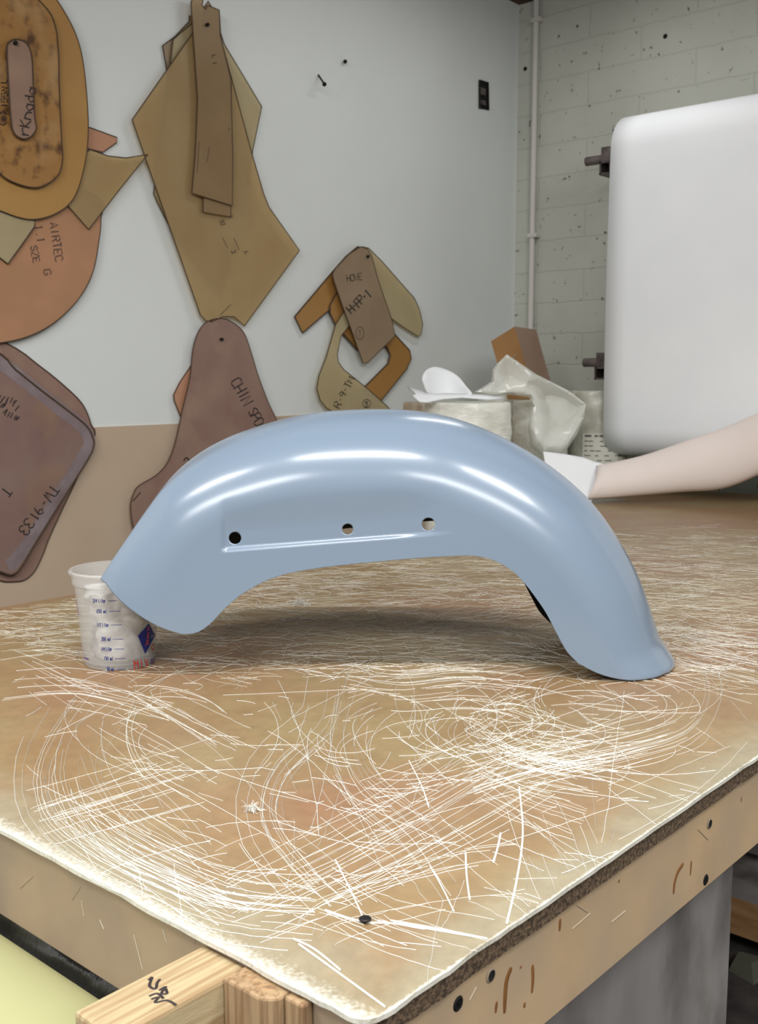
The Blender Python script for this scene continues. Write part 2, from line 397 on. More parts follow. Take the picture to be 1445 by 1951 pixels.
# ------------------------------------------------------------------ work table
X0, Y0, X1, Y1 = 0.447, 0.400, 3.55, 1.67
LT = 0.0035                                # laminate thickness
table = thing('work_table', 'large tan workbench with scratched top, crumbly chipboard edge and screwed side boards', 'table', (X0, Y0, 0))
def top_outline(grow, wob):
    P = []
    R = 0.016
    for i in range(7):
        a = math.pi + math.pi / 2 * i / 6
        P.append((X0 - grow + R + R * math.cos(a), Y0 - grow + R + R * math.sin(a)))
    n = 110
    for i in range(1, n + 1):
        x = X0 + R + (X1 - X0 - R) * (i / n) ** 1.6; P.append((x, Y0 - grow + wob * noise.noise((x * 22, 3, 0)) + wob * .6 * noise.noise((x * 90, 3, 0))))
    P += [(X1, Y1), (X0, Y1)]
    for i in range(60, 0, -1):
        y = Y0 + R + (Y1 - Y0 - R) * (i / 61) ** 1.3; P.append((X0 - grow + wob * noise.noise((5, y * 22, 0)) + wob * .6 * noise.noise((5, y * 80, 0)), y))
    return P
def slab(P, z0, z1):
    n = len(P); vs = [(x, y, z0) for x, y in P] + [(x, y, z1) for x, y in P]
    return vs, [tuple(range(n - 1, -1, -1)), tuple(range(n, 2 * n))] + [(i, (i + 1) % n, n + (i + 1) % n, n + i) for i in range(n)]
vs, fs = slab(top_outline(0.0, 0.0022), TZ - LT, TZ)
o = link_mesh('laminate_top', vs, fs, M['laminate'], table)
CT = 0.018
core_o = [(max(x, X0 + 0.020), y) for x, y in top_outline(-0.004, 0.002)]
vs, fs = slab(core_o, TZ - LT - CT, TZ - LT)
o = link_mesh('chipboard_core', vs, fs, M['core'], table); tag(o, 'crumbly brown chipboard edge')
ZA = TZ - LT - CT
mb = MB(); mb.box((X0 + 0.0198, Y0 + 0.008, ZA - 0.088), (X1 - 0.01, Y0 + 0.034, ZA)); apr = mb.build('apron', M['apron'], table, bevel=0.001)
mb = MB(); mb.box((X0 + 0.006, Y0 + 0.008, ZA - 0.066), (X0 + 0.0195, Y1 - 0.01, TZ - LT - 0.0005)); mb.build('apron', M['apron_g'], table, bevel=0.001)
mb = MB(); mb.box((X0 + 0.03, Y1 - 0.03, ZA - 0.075), (X1 - 0.01, Y1 - 0.01, ZA)); mb.build('apron', M['apron'], table)
xg = on_Y(1372, 1688, Y0 + 0.05).x
mb = MB(); mb.box((X0 + 0.06, Y0 + 0.036, 0.0), (xg, Y0 + 0.055, ZA - 0.0)); mb.build('leg_panel', M['grey_panel'], table)
mb = MB(); mb.box((X0 + 0.06, Y1 - 0.06, 0.0), (xg, Y1 - 0.04, ZA)); mb.build('leg_panel', M['grey_panel'], table)
mb = MB(); mb.box((2.42, Y0 + 0.06, 0.175), (2.44, Y1 - 0.04, ZA)); mb.build('leg_panel', M['grey_panel'], table)
mb = MB(); mb.box((2.26, Y0 + 0.06, 0.045), (2.298, Y1 - 0.04, 0.132)); mb.build('stretcher', M['lumber_dk'], table)
mb = MB(); mb.box((2.262, Y0 + 0.06, 0.132), (3.3, Y1 - 0.04, 0.152)); mb.build('lower_shelf', M['grey_panel'], table)
for yy in (Y0 + 0.06, Y1 - 0.1):
    for xx in (2.30, 3.36):
        mb = MB(); mb.box((xx, yy, 0), (xx + 0.06, yy + 0.06, 0.132 if xx < 3 else ZA)); mb.build('foot' if xx < 3 else 'leg', M['lumber_dk'], table)
# screws and plugged holes in the right-hand side board
def screw(px, py, kind):
    Y = Y0 + 0.008
    c = on_Y(px, py, Y); mb = MB(); r = 0.0042
    ring = lambda rr, y: [(c.x + rr * math.cos(2 * math.pi * j / 16), y, c.z + rr * math.sin(2 * math.pi * j / 16)) for j in range(16)]
    A = ring(r * 1.35, Y - 0.0003); B = ring(r, Y - 0.0012); Cc = ring(r * 0.5, Y - (0.0004 if kind == 'screw' else 0.0003))
    n = 16
    fs = [(i, (i + 1) % n, n + (i + 1) % n, n + i) for i in range(n)] + [(n + i, n + (i + 1) % n, 2 * n + (i + 1) % n, 2 * n + i) for i in range(n)] + [tuple(2 * n + i for i in range(n))]
    mb.add(A + B + Cc, fs)
    if kind == 'screw':
        for a in (0.6, 0.6 + math.pi / 2):
            d = Vector((math.cos(a), 0, math.sin(a))) * r * 0.7
            q = Vector((c.x, Y - 0.0014, c.z)); s_ = Vector((-math.sin(a), 0, math.cos(a))) * r * 0.14
            mb.add([q - d - s_, q - d + s_, q + d + s_, q + d - s_], [(0, 1, 2, 3)], 1)
        mb.build('screw', M['steel_dk'], table, mats=[M['steel_dk'], M['black']])
    else:
        mb.m = [1 if i >= n else 0 for i in range(len(mb.m))]
        mb.build('screw_hole', M['paper'], table, mats=[M['apron_g'], M['hole']])
screw(1345, 1676, 'screw'); screw(873, 1912, 'screw'); screw(935, 1858, 'hole'); screw(1352, 1569, 'hole')
def drip(P, wd):
    mb = MB(); pts = catmull([on_Y(x, y, Y0 + 0.0079) for x, y in P], 6); n = len(pts)
    rad = [wd * (0.55 + 0.45 * math.sin(math.pi * (0.2 + 0.75 * i / (n - 1)))) for i in range(n)]
    rad[0] *= 0.5; rad[-1] *= 0.8
    mb.tube(pts, rad, 8)
    for v in mb.v: v.y = Y0 + 0.008 - (Y0 + 0.008 - v.y) * 0.25 if v.y < Y0 + 0.008 else Y0 + 0.0085
    mb.build('resin_drip', M['drip'], table, smooth=True)
for P, wd in (([(1303, 1645), (1292, 1662), (1286, 1682), (1284, 1703)], .0026), ([(1318, 1640), (1317, 1655), (1316, 1668)], .0016),
              ([(975, 1843), (966, 1868), (963, 1900), (962, 1930)], .0028), ([(1015, 1838), (1016, 1865), (1014, 1892)], .0022),
              ([(947, 1908), (945, 1930)], .0018), ([(1000, 1910), (1000, 1920)], .0017), ([(1068, 1750), (1067, 1774)], .002), ([(993, 1840), (993, 1845)], .0015),
              ([(1414, 1518), (1413, 1528)], .0014), ([(1180, 1676), (1180, 1682)], .0014)):
    drip(P, wd)

# loose black screw lying on the table
c = on_z(696, 1757)
sc_ = thing('screw', 'small black screw standing head up in the tabletop near its front corner', 'screw', (c.x, c.y, TZ))
mb = MB(); mb.lathe([(0.0020, 0.0), (0.0024, 0.001), (0.0046, 0.0022), (0.0046, 0.003), (0.0038, 0.0036), (0.0014, 0.0030), (0.0, 0.0026)], (c.x, c.y, TZ), 20)
mb.build('screw_head', M['steel_dk'], sc_, smooth=True)

# ------------------------------------------------------------------ lumber rack clamped to the table's left side
xa = X0 + 0.0055
ya = 0.515
zt = TZ - 0.008
brace = thing('lumber_bracket', 'pale pine bracket arm with a black scribble, jutting out from the table side', 'lumber', (xa, ya, 0))
pe = Vector((0.345, 0, 0))
mb = MB(); mb.box((pe.x, ya, zt - 0.036), (xa, ya + 0.045, zt)); mb.build('arm', M['lumber'], brace, bevel=0.003)
mb = MB()
for st in ([(283, 1868), (290, 1862), (285, 1878), (296, 1884), (300, 1872), (305, 1866)], [(303, 1887), (316, 1880), (308, 1892), (318, 1893), (316, 1884)], [(288, 1904), (302, 1900), (296, 1910), (318, 1906), (336, 1915)], [(284, 1898), (300, 1893), (312, 1903)]):
    ribbon(mb, catmull([on_z(x, y, zt) for x, y in st], 5), Vector((0, 0, 1)), 0.0022)
mb.build('scribble', M['marker'], brace)
post = thing('lumber_post', 'short pine upright with end grain showing, against the bracket arm', 'lumber', (xa - 0.03, ya - 0.05, 0))
mb = MB()
xb0 = xa - 0.022; yb0 = ya - 0.046; yb1 = ya - 0.0005; ch = 0.009; z0 = 0.0; z1 = zt + 0.002
P = [(xb0, yb1), (xb0, yb0 + ch), (xb0 + ch * 0.8, yb0), (xa, yb0), (xa, yb1)]
vs = [(x, y, z0) for x, y in P] + [(x, y, z1) for x, y in P]
mb.add(vs, [tuple(range(4, -1, -1)), tuple(range(5, 10))] + [(i, (i + 1) % 5, 5 + (i + 1) % 5, 5 + i) for i in range(5)])
mb.build('post', M['lumber_up'], post, bevel=0.002)
mb = MB()
for i in range(5):
    r_ = 0.006 + 0.006 * i
    ribbon(mb, [Vector((xb0 + 0.005 + min(0.016, max(0, r_ * math.sin(a) * 1.2)), yb0 + 0.008 + min(.036, r_ * math.cos(a)), z1)) for a in [0.15 + 0.11 * j for j in range(12)]], Vector((0, 0, 1)), 0.0012, 0, 0.0003)
mb.build('growth_rings', M['lumber_dk'], post)
kn = MB(); q = Vector((xb0 - 0.0006, ya - 0.022, zt - 0.050))
kn.add([q + Vector((0, 0.006 * math.cos(a), 0.008 * math.sin(a))) for a in [2 * math.pi * j / 18 for j in range(18)]], [tuple(range(18))]); kn.build('knot', M['knot'], post)
post2 = thing('lumber_post', 'grey brown upright board behind the pine post, close to the table corner', 'lumber', (xa, yb0 - 0.02, 0))
mb = MB(); mb.box((xa - 0.010, yb0 - 0.018, 0), (xa, yb0 - 0.0005, TZ - 0.006)); mb.build('post', M['lumber_up'], post2, bevel=0.002)

# green film roll on the rack and the black wrapped roll behind it
def cyl_y(mb, cx, cz, r, y0, y1, n=64, wob=None):
    vs = []; ys = [y0 + (y1 - y0) * i / 40 for i in range(41)]
    for y in ys:
        for j in range(n):
            a = 2 * math.pi * j / n; rr = r + (wob(a, y) if wob else 0)
            vs.append((cx + rr * math.cos(a), y, cz + rr * math.sin(a)))
    fs = [(i * n + j, (i + 1) * n + j, (i + 1) * n + (j + 1) % n, i * n + (j + 1) % n) for i in range(40) for j in range(n)]
    fs += [tuple(range(n)), tuple(40 * n + j for j in range(n - 1, -1, -1))]
    mb.add(vs, fs)
GR, GX, GZ = 0.095, 0.360, 0.774
gr = thing('film_roll', 'large roll of pale yellow green film lying beside the table', 'roll', (GX, 1.2, GZ))
mb = MB(); cyl_y(mb, GX, GZ, GR, ya + 0.0015, 1.62); mb.build('film', M['green'], gr, smooth=True)
mb = MB(); cyl_y(mb, GX, GZ, 0.022, ya - 0.02, 1.68, 20); mb.build('core_tube', M['steel'], gr, smooth=True)
br_ = thing('film_roll', 'black shiny wrinkled film roll tucked between green roll and table', 'roll', (0.499, 1.0, 0.782))
mb = MB(); cyl_y(mb, 0.499, 0.782, 0.034, ya + 0.05, 1.3, 48, lambda a, y: 0.005 * noise.noise((a * 1.5, y * 70, 1)) + 0.003 * noise.noise((a * 4, y * 30, 7)))
mb.build('film', M['blackfilm'], br_, smooth=True)

# ------------------------------------------------------------------ motorcycle fender
DC, WF = 1.452, 0.117
def uz(x, y, dep):
    p = at(x, y, dep); return Vector((p.dot(RT), p.z - TZ))
DN = DC - WF
crown = [Vector((-0.357, 0.146))] + [uz(x, y, 1.43) for x, y in ((250, 1025), (300, 945), (335, 897), (380, 860), (430, 833), (480, 814), (530, 799), (580, 788), (640, 781),
         (720, 778), (790, 781), (850, 791), (900, 806), (950, 827), (1000, 853), (1050, 885), (1100, 925), (1140, 966), (1180, 1022), (1215, 1085))]
crown += [uz(x, y, d) for x, y, d in ((1240, 1142, 1.42), (1257, 1190, 1.415), (1268, 1217, 1.41), (1283, 1240, 1.405), (1297, 1260, 1.40))]
pt = uz(1303, 1283, 1.385); crown.append(Vector((pt.x, max(pt.y, 0.005))))
edge = [uz(x, y, DN) for x, y in ((347, 1206), (375, 1203), (400, 1187), (428, 1158), (460, 1131), (500, 1108), (540, 1093), (590, 1083), (650, 1075), (720, 1068), (800, 1061), (870, 1057),
        (905, 1057), (940, 1065), (970, 1081), (990, 1098), (1012, 1124), (1040, 1164), (1060, 1202), (1080, 1238), (1103, 1262))]
front = [crown[0], Vector((-0.3665, 0.133)), uz(197, 1112, DN + .012), uz(215, 1130, DN + .008), uz(240, 1152, DN + .004), uz(275, 1177, DN), uz(310, 1195, DN), edge[0]]
tail = [crown[-1], uz(1299, 1289, 1.36), uz(1280, 1294, DN), uz(1235, 1297, DN), uz(1180, 1292, DN), uz(1140, 1281, DN), edge[-1]]
NS, NT1, NT2 = 520, 36, 112
Cc = resample(catmull(crown, 12), NS); Ee = resample(catmull(edge, 12), NS)
NFR = 200
Ff = resample(catmull(front, 12), NFR); Gg = resample(catmull(tail, 12), NFR)
for q in Gg: q.y = max(q.y, 0.0034)
def samp(Pl, t):
    x = t * (len(Pl) - 1); i = min(int(x), len(Pl) - 2); return Pl[i].lerp(Pl[i + 1], x - i)
la, lb = uz(424, 1050, DN), uz(838, 1018, DN)
def recess(u, z):
    zl = la.y + (lb.y - la.y) * (u - la.x) / (lb.x - la.x)
    k = sstep(z - zl, -0.001, 0.0065) * (1 - sstep(z - zl, 0.022, 0.07))
    k *= sstep(u - la.x, -0.004, 0.006) * (1 - sstep(u, lb.x - 0.07, lb.x + 0.03))
    return k
def fender_grid():
    G = []
    for i in range(NS):
        s = i / (NS - 1)
        D = (Cc[i] - Ee[i]).length
        endk = max(1 - s / 0.06, (s - 0.94) / 0.06, 0)
        b_ = min(0.092, 0.8 * D)
        row = []
        for j in range(NT1 + NT2 + 1):
            if j <= NT1:
                ph = j / NT1 * math.pi / 2; d = b_ * (1 - math.cos(ph)); v = math.sin(ph) ** (1 - 0.5 * (1 - sstep(s, 0.0, 0.20)))
            else:
                d = b_ + (D - b_) * (j - NT1) / NT2; v = 1.0
            e = d / D
            f, g = samp(Ff, e), samp(Gg, e)
            c = Cc[i] * (1 - e) + Ee[i] * e + f * (1 - s) + g * s - (Cc[0] * (1 - s) * (1 - e) + Cc[-1] * s * (1 - e) + Ee[0] * (1 - s) * e + Ee[-1] * s * e)
            lat = WF * v
            if j > NT1 * 0.6: lat -= 0.0045 * recess(c.x, c.y)
            row.append((c, lat))
        G.append(row)
    return G
G = fender_grid()
HOLES = [(uz(447, 1024, DN), 0.0079), (uz(662.5, 1007, DN), 0.0070), (uz(817, 997, DN), 0.0083)]
NJ = NT1 + NT2 + 1
def w3(c, dep, dz=0): return L(c.x, dep, TZ + c.y + dz)
fc = []; fd = []; fdz = []; idx = {}
for i in range(NS):
    for j in range(-(NJ - 1), NJ):
        c, lat = G[i][abs(j)]
        idx[(i, j)] = len(fc)
        fc.append(c.copy()); fd.append(DC - lat if j > 0 else DC + lat)
        # it stands a little crooked: the far side sits slightly higher
        fdz.append(-0.0015 + 0.015 * (lat / WF) ** 2 * (1 - sstep(i / NS, 0.60, 0.75)) if j < 0 else -0.0015)
ff = []; cut = {}
for i in range(NS - 1):
    for j in range(-(NJ - 1), NJ - 1):
        q = (idx[(i, j)], idx[(i + 1, j)], idx[(i + 1, j + 1)], idx[(i, j + 1)])
        gone = False
        if abs(j) > NT1:
            for hc, hr in HOLES:
                if abs(fc[q[0]].x - hc.x) < 0.02 and any((fc[k] - hc).length < hr - 0.0003 for k in q):
                    gone = True
                    for k in q: cut[k] = (hc, hr)
        if not gone: ff.append(q)
keep = {k for f in ff for k in f}
for k, (hc, hr) in cut.items():
    if k in keep:
        dd = fc[k] - hc; fc[k] = hc + dd.normalized() * hr
fv = [w3(c, d_, z_) for c, d_, z_ in zip(fc, fd, fdz)]
tmp = bpy.data.meshes.new('tmp'); tmp.from_pydata([tuple(v) for v in fv], [], ff); tmp.update()
nv = [v.normal.copy() for v in tmp.vertices]
mid = idx[(NS // 2, 0)]
sgn = 1 if nv[mid].z > 0 else -1
if sgn < 0: ff = [tuple(reversed(f)) for f in ff]
bpy.data.meshes.remove(tmp)
fender = thing('motorcycle_fender', 'grey blue arched motorcycle rear fender, front propped on the mixing cup', 'fender', L(0, DC, TZ))
o = link_mesh('shell', fv, ff, M['gel'], fender, smooth=True)
md = o.modifiers.new('thickness', 'SOLIDIFY'); md.thickness = 0.0022; md.offset = -1
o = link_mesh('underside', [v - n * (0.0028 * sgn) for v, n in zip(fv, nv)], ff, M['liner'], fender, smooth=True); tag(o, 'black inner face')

# ------------------------------------------------------------------ mixing cup and what is stuffed into it
cc = L(-0.3620, 1.4350, TZ + 0.0008)
HC, RB, RTOP = 0.133, 0.0488, 0.0612
cup = thing('mixing_cup', 'milky plastic mixing cup with blue measuring marks under the front of the fender', 'cup', cc)
rr = lambda z: RB + (RTOP - 0.002 - RB) * z / HC
prof = [(0.0, 0.004), (RB - 0.004, 0.004), (RB - 0.0025, 0.0), (RB, 0.003)]
prof += [(rr(z), z) for z in (0.03, 0.06, 0.09, 0.112)]
prof += [(rr(0.112) + 0.003, 0.114), (rr(HC) + 0.0025, HC - 0.006), (rr(HC) + 0.0052, HC - 0.005), (rr(HC) + 0.0058, HC - 0.002), (rr(HC) + 0.0040, HC), (rr(HC) + 0.001, HC - 0.001)]
prof += [(rr(0.113) + 0.001, 0.113), (rr(0.1) - 0.0012, 0.108), (rr(0.05) - 0.0012, 0.05), (RB - 0.0012, 0.006), (0.0, 0.0055)]
mb = MB(); mb.lathe(prof, cc, 64); mb.build('cup_wall', M['cup'], cup, smooth=True)
def on_cone(px, py):
    d, _ = ray(px, py)
    o_ = CAM - cc
    t0 = (cc - CAM).length / d.length; best = None
    for k in range(400):
        t = t0 * (0.9 + 0.14 * k / 400); q = CAM + d * t - cc
        if math.hypot(q.x, q.y) <= rr(max(0, min(HC, q.z))) + 0.0004: return q + cc
    return None
def cone_n(p): q = p - cc; return Vector((q.x, q.y, 0)).normalized()
def cup_print(strokes, wd, material, name):
    mb = MB()
    for st in strokes:
        fine = []
        for a, b_ in zip(st, st[1:]):
            fine += [(a[0] + (b_[0] - a[0]) * i / 3, a[1] + (b_[1] - a[1]) * i / 3) for i in range(3)]
        fine.append(st[-1])
        P = [on_cone(*q) for q in fine]; P = [p for p in P if p is not None]
        if len(P) > 1: ribbon(mb, P, cone_n, wd, 0, 0.0002)
    return mb.build(name, material, cup)
sts = []
for t, x, y, x0, x1 in (('3/4 Liter', 177, 1148, 205, 222), ('650 ml', 184, 1168, 207, 229), ('1/2 Liter', 185, 1194, 211, 232), ('350 ml', 193, 1221, 215, 235),
                        ('1/4 Liter', 193, 1240, 217, 237), ('150 ml', 198, 1258, 219, 239), ('50 ml', 204, 1278, 221, 240)):
    n_ = len(t); wch = (x0 - 3 - x) / n_
    sts += text_strokes(t, x, y, 1, 7.0, wid=wch / 7.0 / 1.35, adv=1.35)
    sts.append([(x0, y - 3), (x1, y - 3.6)])
cup_print(sts, 0.0008, M['blue_ink'], 'measuring_marks')
dia = []
for k in range(0, 24):
    t = k / 23; y = 1188 + (1246 - 1188) * t
    xl = 283.8 + (262.7 - 283.8) * min(1, (y - 1188) / 23.6) if y < 1211.6 else 262.7 + (277 - 262.7) * (y - 1211.6) / 34.4
    xr_ = 283.8 + (296 - 283.8) * min(1, (y - 1188) / 22.5) if y < 1210.5 else 296 + (277 - 296) * (y - 1210.5) / 35.5
    if xr_ - xl > 1: dia.append([(xl, y), (xr_, y)])
cup_print(dia, 0.0021, M['blue_ink'], 'printed_diamond')
one = [[(277, 1203), (284, 1194)], [(283, 1194), (279.5, 1228)], [(285, 1194), (281.5, 1228)], [(276, 1229), (286, 1227)], [(292, 1226), (289, 1233), (292, 1239), (295, 1233), (292, 1226)]]
one += text_strokes('MIX', 257, 1276, -6, 18, wid=0.42, adv=1.35)
cup_print(one, 0.0016, M['red_ink'], 'printed_lettering')
cup_print([[(288.5, 1255), (287.5, 1272)], [(291, 1254), (290, 1271)], [(294, 1252), (293, 1270)], [(143, 1138), (146, 1150)], [(145, 1145), (150, 1172)], [(160, 1253), (169, 1256)]], 0.0022, M['purple_ink'], 'printed_lettering')
# crumpled film stuffed in the cup
vs = []; n1, n2 = 56, 40
for i in range(n2 + 1):
    t = i / n2; z = 0.008 + 0.102 * t
    for j in range(n1):
        a = 2 * math.pi * j / n1
        q = Vector((math.cos(a), math.sin(a), z * 22 + 0.8 * math.sin(a + 1)))
        r_ = (rr(z) - 0.0035) * (1.0 if t < 0.93 else max(0.0, 1 - (t - 0.93) / 0.07))
        k = noise.ridged_multi_fractal(q * 1.5 + Vector((3, 1, 2)), 1.0, 2.0, 3, 1.0, 2.0) / 2.2
        r_ -= 0.026 * max(0, min(1, k)) * min(1, r_ / 0.02)
        vs.append((cc.x + r_ * math.cos(a), cc.y + r_ * math.sin(a), cc.z + z + (0.010 * noise.noise(q * 2) if t > 0.8 else 0)))
fs = [(i * n1 + j, i * n1 + (j + 1) % n1, (i + 1) * n1 + (j + 1) % n1, (i + 1) * n1 + j) for i in range(n2) for j in range(n1)] + [tuple(range(n1 - 1, -1, -1)), tuple(n2 * n1 + j for j in range(n1))]
o = link_mesh('crumpled_film', vs, fs, M['rag_fold_shade'], smooth=True)
tag(o, 'crumpled grey white plastic film stuffed inside the mixing cup', 'plastic film')

# ------------------------------------------------------------------ cut templates hanging on the painted wall
def template(name, label, px, lay, material, th=0.003, smooth=0, group='cut templates hanging on the wall', rim=0.0016, cat='template', hang=None):
    """one flat cut sheet hanging at its own layer in front of the wall"""
    Yf = YW - 0.006 - 0.0045 * lay
    P2 = catmull([Vector((x, y)) for x, y in px], smooth, True) if smooth else [Vector((x, y)) for x, y in px]
    P = [on_Y(q.x, q.y, Yf) for q in P2]
    base = min(P, key=lambda q: q.z)
    t = thing(name, label, cat, (base.x, Yf, base.z), group)
    bm = bmesh.new()
    f_ = bm.faces.new([bm.verts.new(p) for p in P])
    bk = [bm.verts.new(p + Vector((0, th, 0))) for p in P]; fr = list(f_.verts)
    bm.faces.new(list(reversed(bk)))
    n = len(P)
    sides = [bm.faces.new((fr[i], bk[i], bk[(i + 1) % n], fr[(i + 1) % n])) for i in range(n)]
    for s in sides: s.material_index = 1
    bmesh.ops.recalc_face_normals(bm, faces=bm.faces[:])
    bmesh.ops.triangulate(bm, faces=[f for f in bm.faces if len(f.verts) > 4])
    off = Vector(t['_o'])
    for v in bm.verts: v.co -= off
    me = bpy.data.meshes.new('sheet'); bm.to_mesh(me); bm.free(); me.materials.append(material); me.materials.append(M['edge'])
    o = bpy.data.objects.new('sheet', me); COL.objects.link(o); o.parent = t
    if rim:
        mb = MB(); mb.tube(P + [P[0]], rim, 5, cap=False); mb.build('cut_edge', M['edge'], t)
    if hang:
        q = on_Y(hang[0], hang[1], Yf); mb = MB(); mb.tube([q + Vector((0, 0.004, 0)), q + Vector((0, -0.008, 0.001))], 0.005, 8); mb.build('hanging_hole', M['hole'], t)
    t['_y'] = Yf - 0.0006
    return t
def note(t, txts, wd=0.004, material=None):
    sts = []
    for a in txts: sts += text_strokes(*a[:5], **(a[5] if len(a) > 5 else {}))
    write_on_wall(t, 'handwriting', sts, t['_y'], wd, material or M['marker'])
HW = dict(jit=0.05)
# top-left cluster
template('template', 'terracotta template tip poking out right of the big amber oval', [(120, 235), (171, 243), (223, 262), (222, 272), (196, 290), (168, 283), (120, 270)], 0, M['peach'])
t = template('template', 'big round terracotta template with faded lettering, hanging under the amber oval', [(-160, 330), (60, 330), (185, 375), (192, 420), (189, 455), (178, 515), (155, 562), (118, 603), (75, 632), (25, 649), (-40, 655), (-120, 640), (-200, 560), (-220, 440)], 2, M['terra'], smooth=6, th=0.004)
note(t, [('AIRTEC', 95, 425, 82, 15, HW), ('G', 82, 515, 82, 15, HW), ('1.1', 66, 430, 80, 14, HW), ('SZE', 58, 470, 80, 13, HW)], 0.0035, M['marker_b'])
template('template', 'tan triangular template with one curved edge, right of the amber oval', [(100, 330), (172, 285), (205, 297), (240, 301), (282, 294), (225, 365), (169, 437), (132, 395)], 3, M['tan'])
template('template', 'small square cornered tan template below left of the amber oval', [(-60, 400), (0, 390), (66, 420), (66, 432), (50, 455), (15, 503), (-40, 460)], 3, M['pale'], rim=0.0022)
oval = template('template', 'large amber oval template hanging at the top left corner', [(-150, 140), (-135, 0), (-80, -70), (0, -90), (60, -60), (105, -5), (140, 55), (157, 110), (166, 190), (168, 260), (160, 320), (142, 375), (110, 405), (62, 418), (10, 405), (-60, 370), (-120, 300)], 4, M['amber'], smooth=6, th=0.006)
ins = template('template', 'brown mottled rounded template set inside the amber oval', [(-70, 40), (-20, -40), (45, -20), (85, 12), (104, 45), (111, 95), (113, 170), (117, 260), (119, 305), (108, 337), (72, 357), (28, 348), (-5, 325), (-50, 260), (-70, 150)], 6, M['mottle'], smooth=6, th=0.004, rim=0.002)
note(ins, [('(e)', 12, 240, -92, 12, HW), ('I55N', 14, 205, -88, 12, HW), ('L', 13, 158, -88, 12, HW)], 0.003)
slot = template('template', 'narrow pinkish round ended template with cursive writing in the oval slot', [(13, 95), (18, 80), (32, 75), (50, 82), (60, 105), (63, 150), (66, 220), (69, 245), (58, 261), (42, 264), (26, 252), (20, 220), (16, 160)], 8, M['pinktan'], smooth=5, rim=0.0022, hang=(28, 83))
note(slot, [('rKnada', 54, 258, -80, 20, dict(jit=0.05, adv=1.25, wid=0.62))], 0.0036)
# bottom-left pair
tb = template('template', 'brown rounded template mostly hidden behind the plum brown one', [(-220, 560), (0, 648), (75, 697), (130, 742), (158, 772), (173, 808), (176, 845), (100, 1010), (80, 1060), (60, 1095), (30, 1108), (-30, 1095), (-200, 1000)], 0, M['mauve'], smooth=4, rim=0.002)
tw = template('template', 'plum brown rounded template with a scuffed greyish rim, lowest at the left edge', [(-220, 610), (-20, 665), (30, 705), (80, 745), (130, 783), (165, 812), (177, 835), (178, 850), (168, 874), (120, 950), (70, 1030), (40, 1080), (25, 1094), (8, 1092), (-40, 1070), (-200, 980)], 3, M['plum'], smooth=4, th=0.006, rim=0.0028)
q = tw['_y']
bevel = MB(); PB = [(-40, 668), (0, 690), (30, 712), (80, 752), (130, 791), (160, 816), (170, 836), (170, 850), (160, 868), (115, 940), (66, 1016), (30, 1066), (14, 1078)]
ribbon(bevel, catmull([on_Y(x, y, q + 0.0004) for x, y in PB], 4), Vector((0, -1, 0)), 0.036, 0, 0.0006); o = bevel.build('scuffed_rim', M['bevel'], tw)
note(tw, [('TW-9133', 98, 922, 126, 20, dict(jit=0.04, adv=1.28, wid=0.62)), ('T', 8, 925, 126, 20, HW)], 0.0036)
mb = MB()
for i in range(22):
    x = random.uniform(-4, 40); y = 752 + (x - 5) * .4 + random.uniform(-6, 30)
    ribbon(mb, [on_Y(x, y, q), on_Y(x - random.uniform(4, 9), y + random.uniform(6, 13), q)], Vector((0, -1, 0)), 0.003)
mb.build('pen_ticks', M['marker'], tw)
# centre stack
template('template', 'tan pointed template with a wing to the right, rearmost of the centre stack', [(330, 75), (365, 45), (420, 60), (428, 85), (499, 203), (482, 285), (470, 380), (484, 425), (455, 455), (436, 500), (418, 567), (392, 525), (333, 452), (300, 385), (293, 368), (297, 335), (318, 180)], 1, M['pale'])
template('template', 'dark tan narrow template with a clipped corner, upper left of the centre stack', [(361, 40), (361, 30), (366, 30), (385, 90), (440, 330), (420, 455), (350, 360), (316, 122), (310, 87), (333, 70)], 0, M['grt'])
front_ = template('template', 'largest tan diamond shaped template of the centre stack with pencil notes', [(368, 62), (252, 228), (283, 318), (382, 600), (392, 611), (404, 613), (425, 603), (446, 603), (466, 621), (571, 477), (513, 395), (503, 370), (478, 285), (425, 88), (420, 62)], 3, M['tan'])
note(front_, [('32', 418, 420, 65, 8, HW), ('18', 436, 412, 65, 8, HW), ('3+', 441, 478, 70, 8, HW), ('A', 464, 480, 60, 9, HW)], 0.002)
mb = MB()
for A, B in (((424, 452), (434, 472)), ((446, 453), (456, 476)), ((420, 600), (440, 580))):
    ribbon(mb, [on_Y(A[0], A[1], front_['_y']), on_Y(B[0], B[1], front_['_y'])], Vector((0, -1, 0)), 0.0022)
mb.build('pencil_lines', M['marker_b'], front_)
template('template', 'long narrow brown template with a square foot, in front of the centre stack', [(388, 15), (397, 2), (404, 14), (418, 19), (421, 70), (441, 160), (441, 230), (440, 413), (387, 404), (392, 220), (391, 100)], 5, M['tan2'])
t = template('template', 'long strip template with a slanted foot, topmost of the centre stack', [(364, 4), (370, -8), (388, -2), (385, 10), (392, 18), (396, 10), (418, 19), (420, 68), (440, 150), (444, 300), (443, 392), (366, 368), (372, 300), (377, 190)], 6, M['tan2'], hang=(394, 48))
note(t, [('I', 405, 118, 82, 8, HW), ('L', 404, 105, 82, 8, HW)], 0.002)
mb = MB()
for y0, y1, x in ((330, 268, 376), (310, 280, 395), (250, 243, 434)):
    ribbon(mb, [on_Y(x, y0, t['_y']), on_Y(x + 4, y1, t['_y'])], Vector((0, -1, 0)), 0.0022)
mb.build('pencil_lines', M['marker_b'], t)
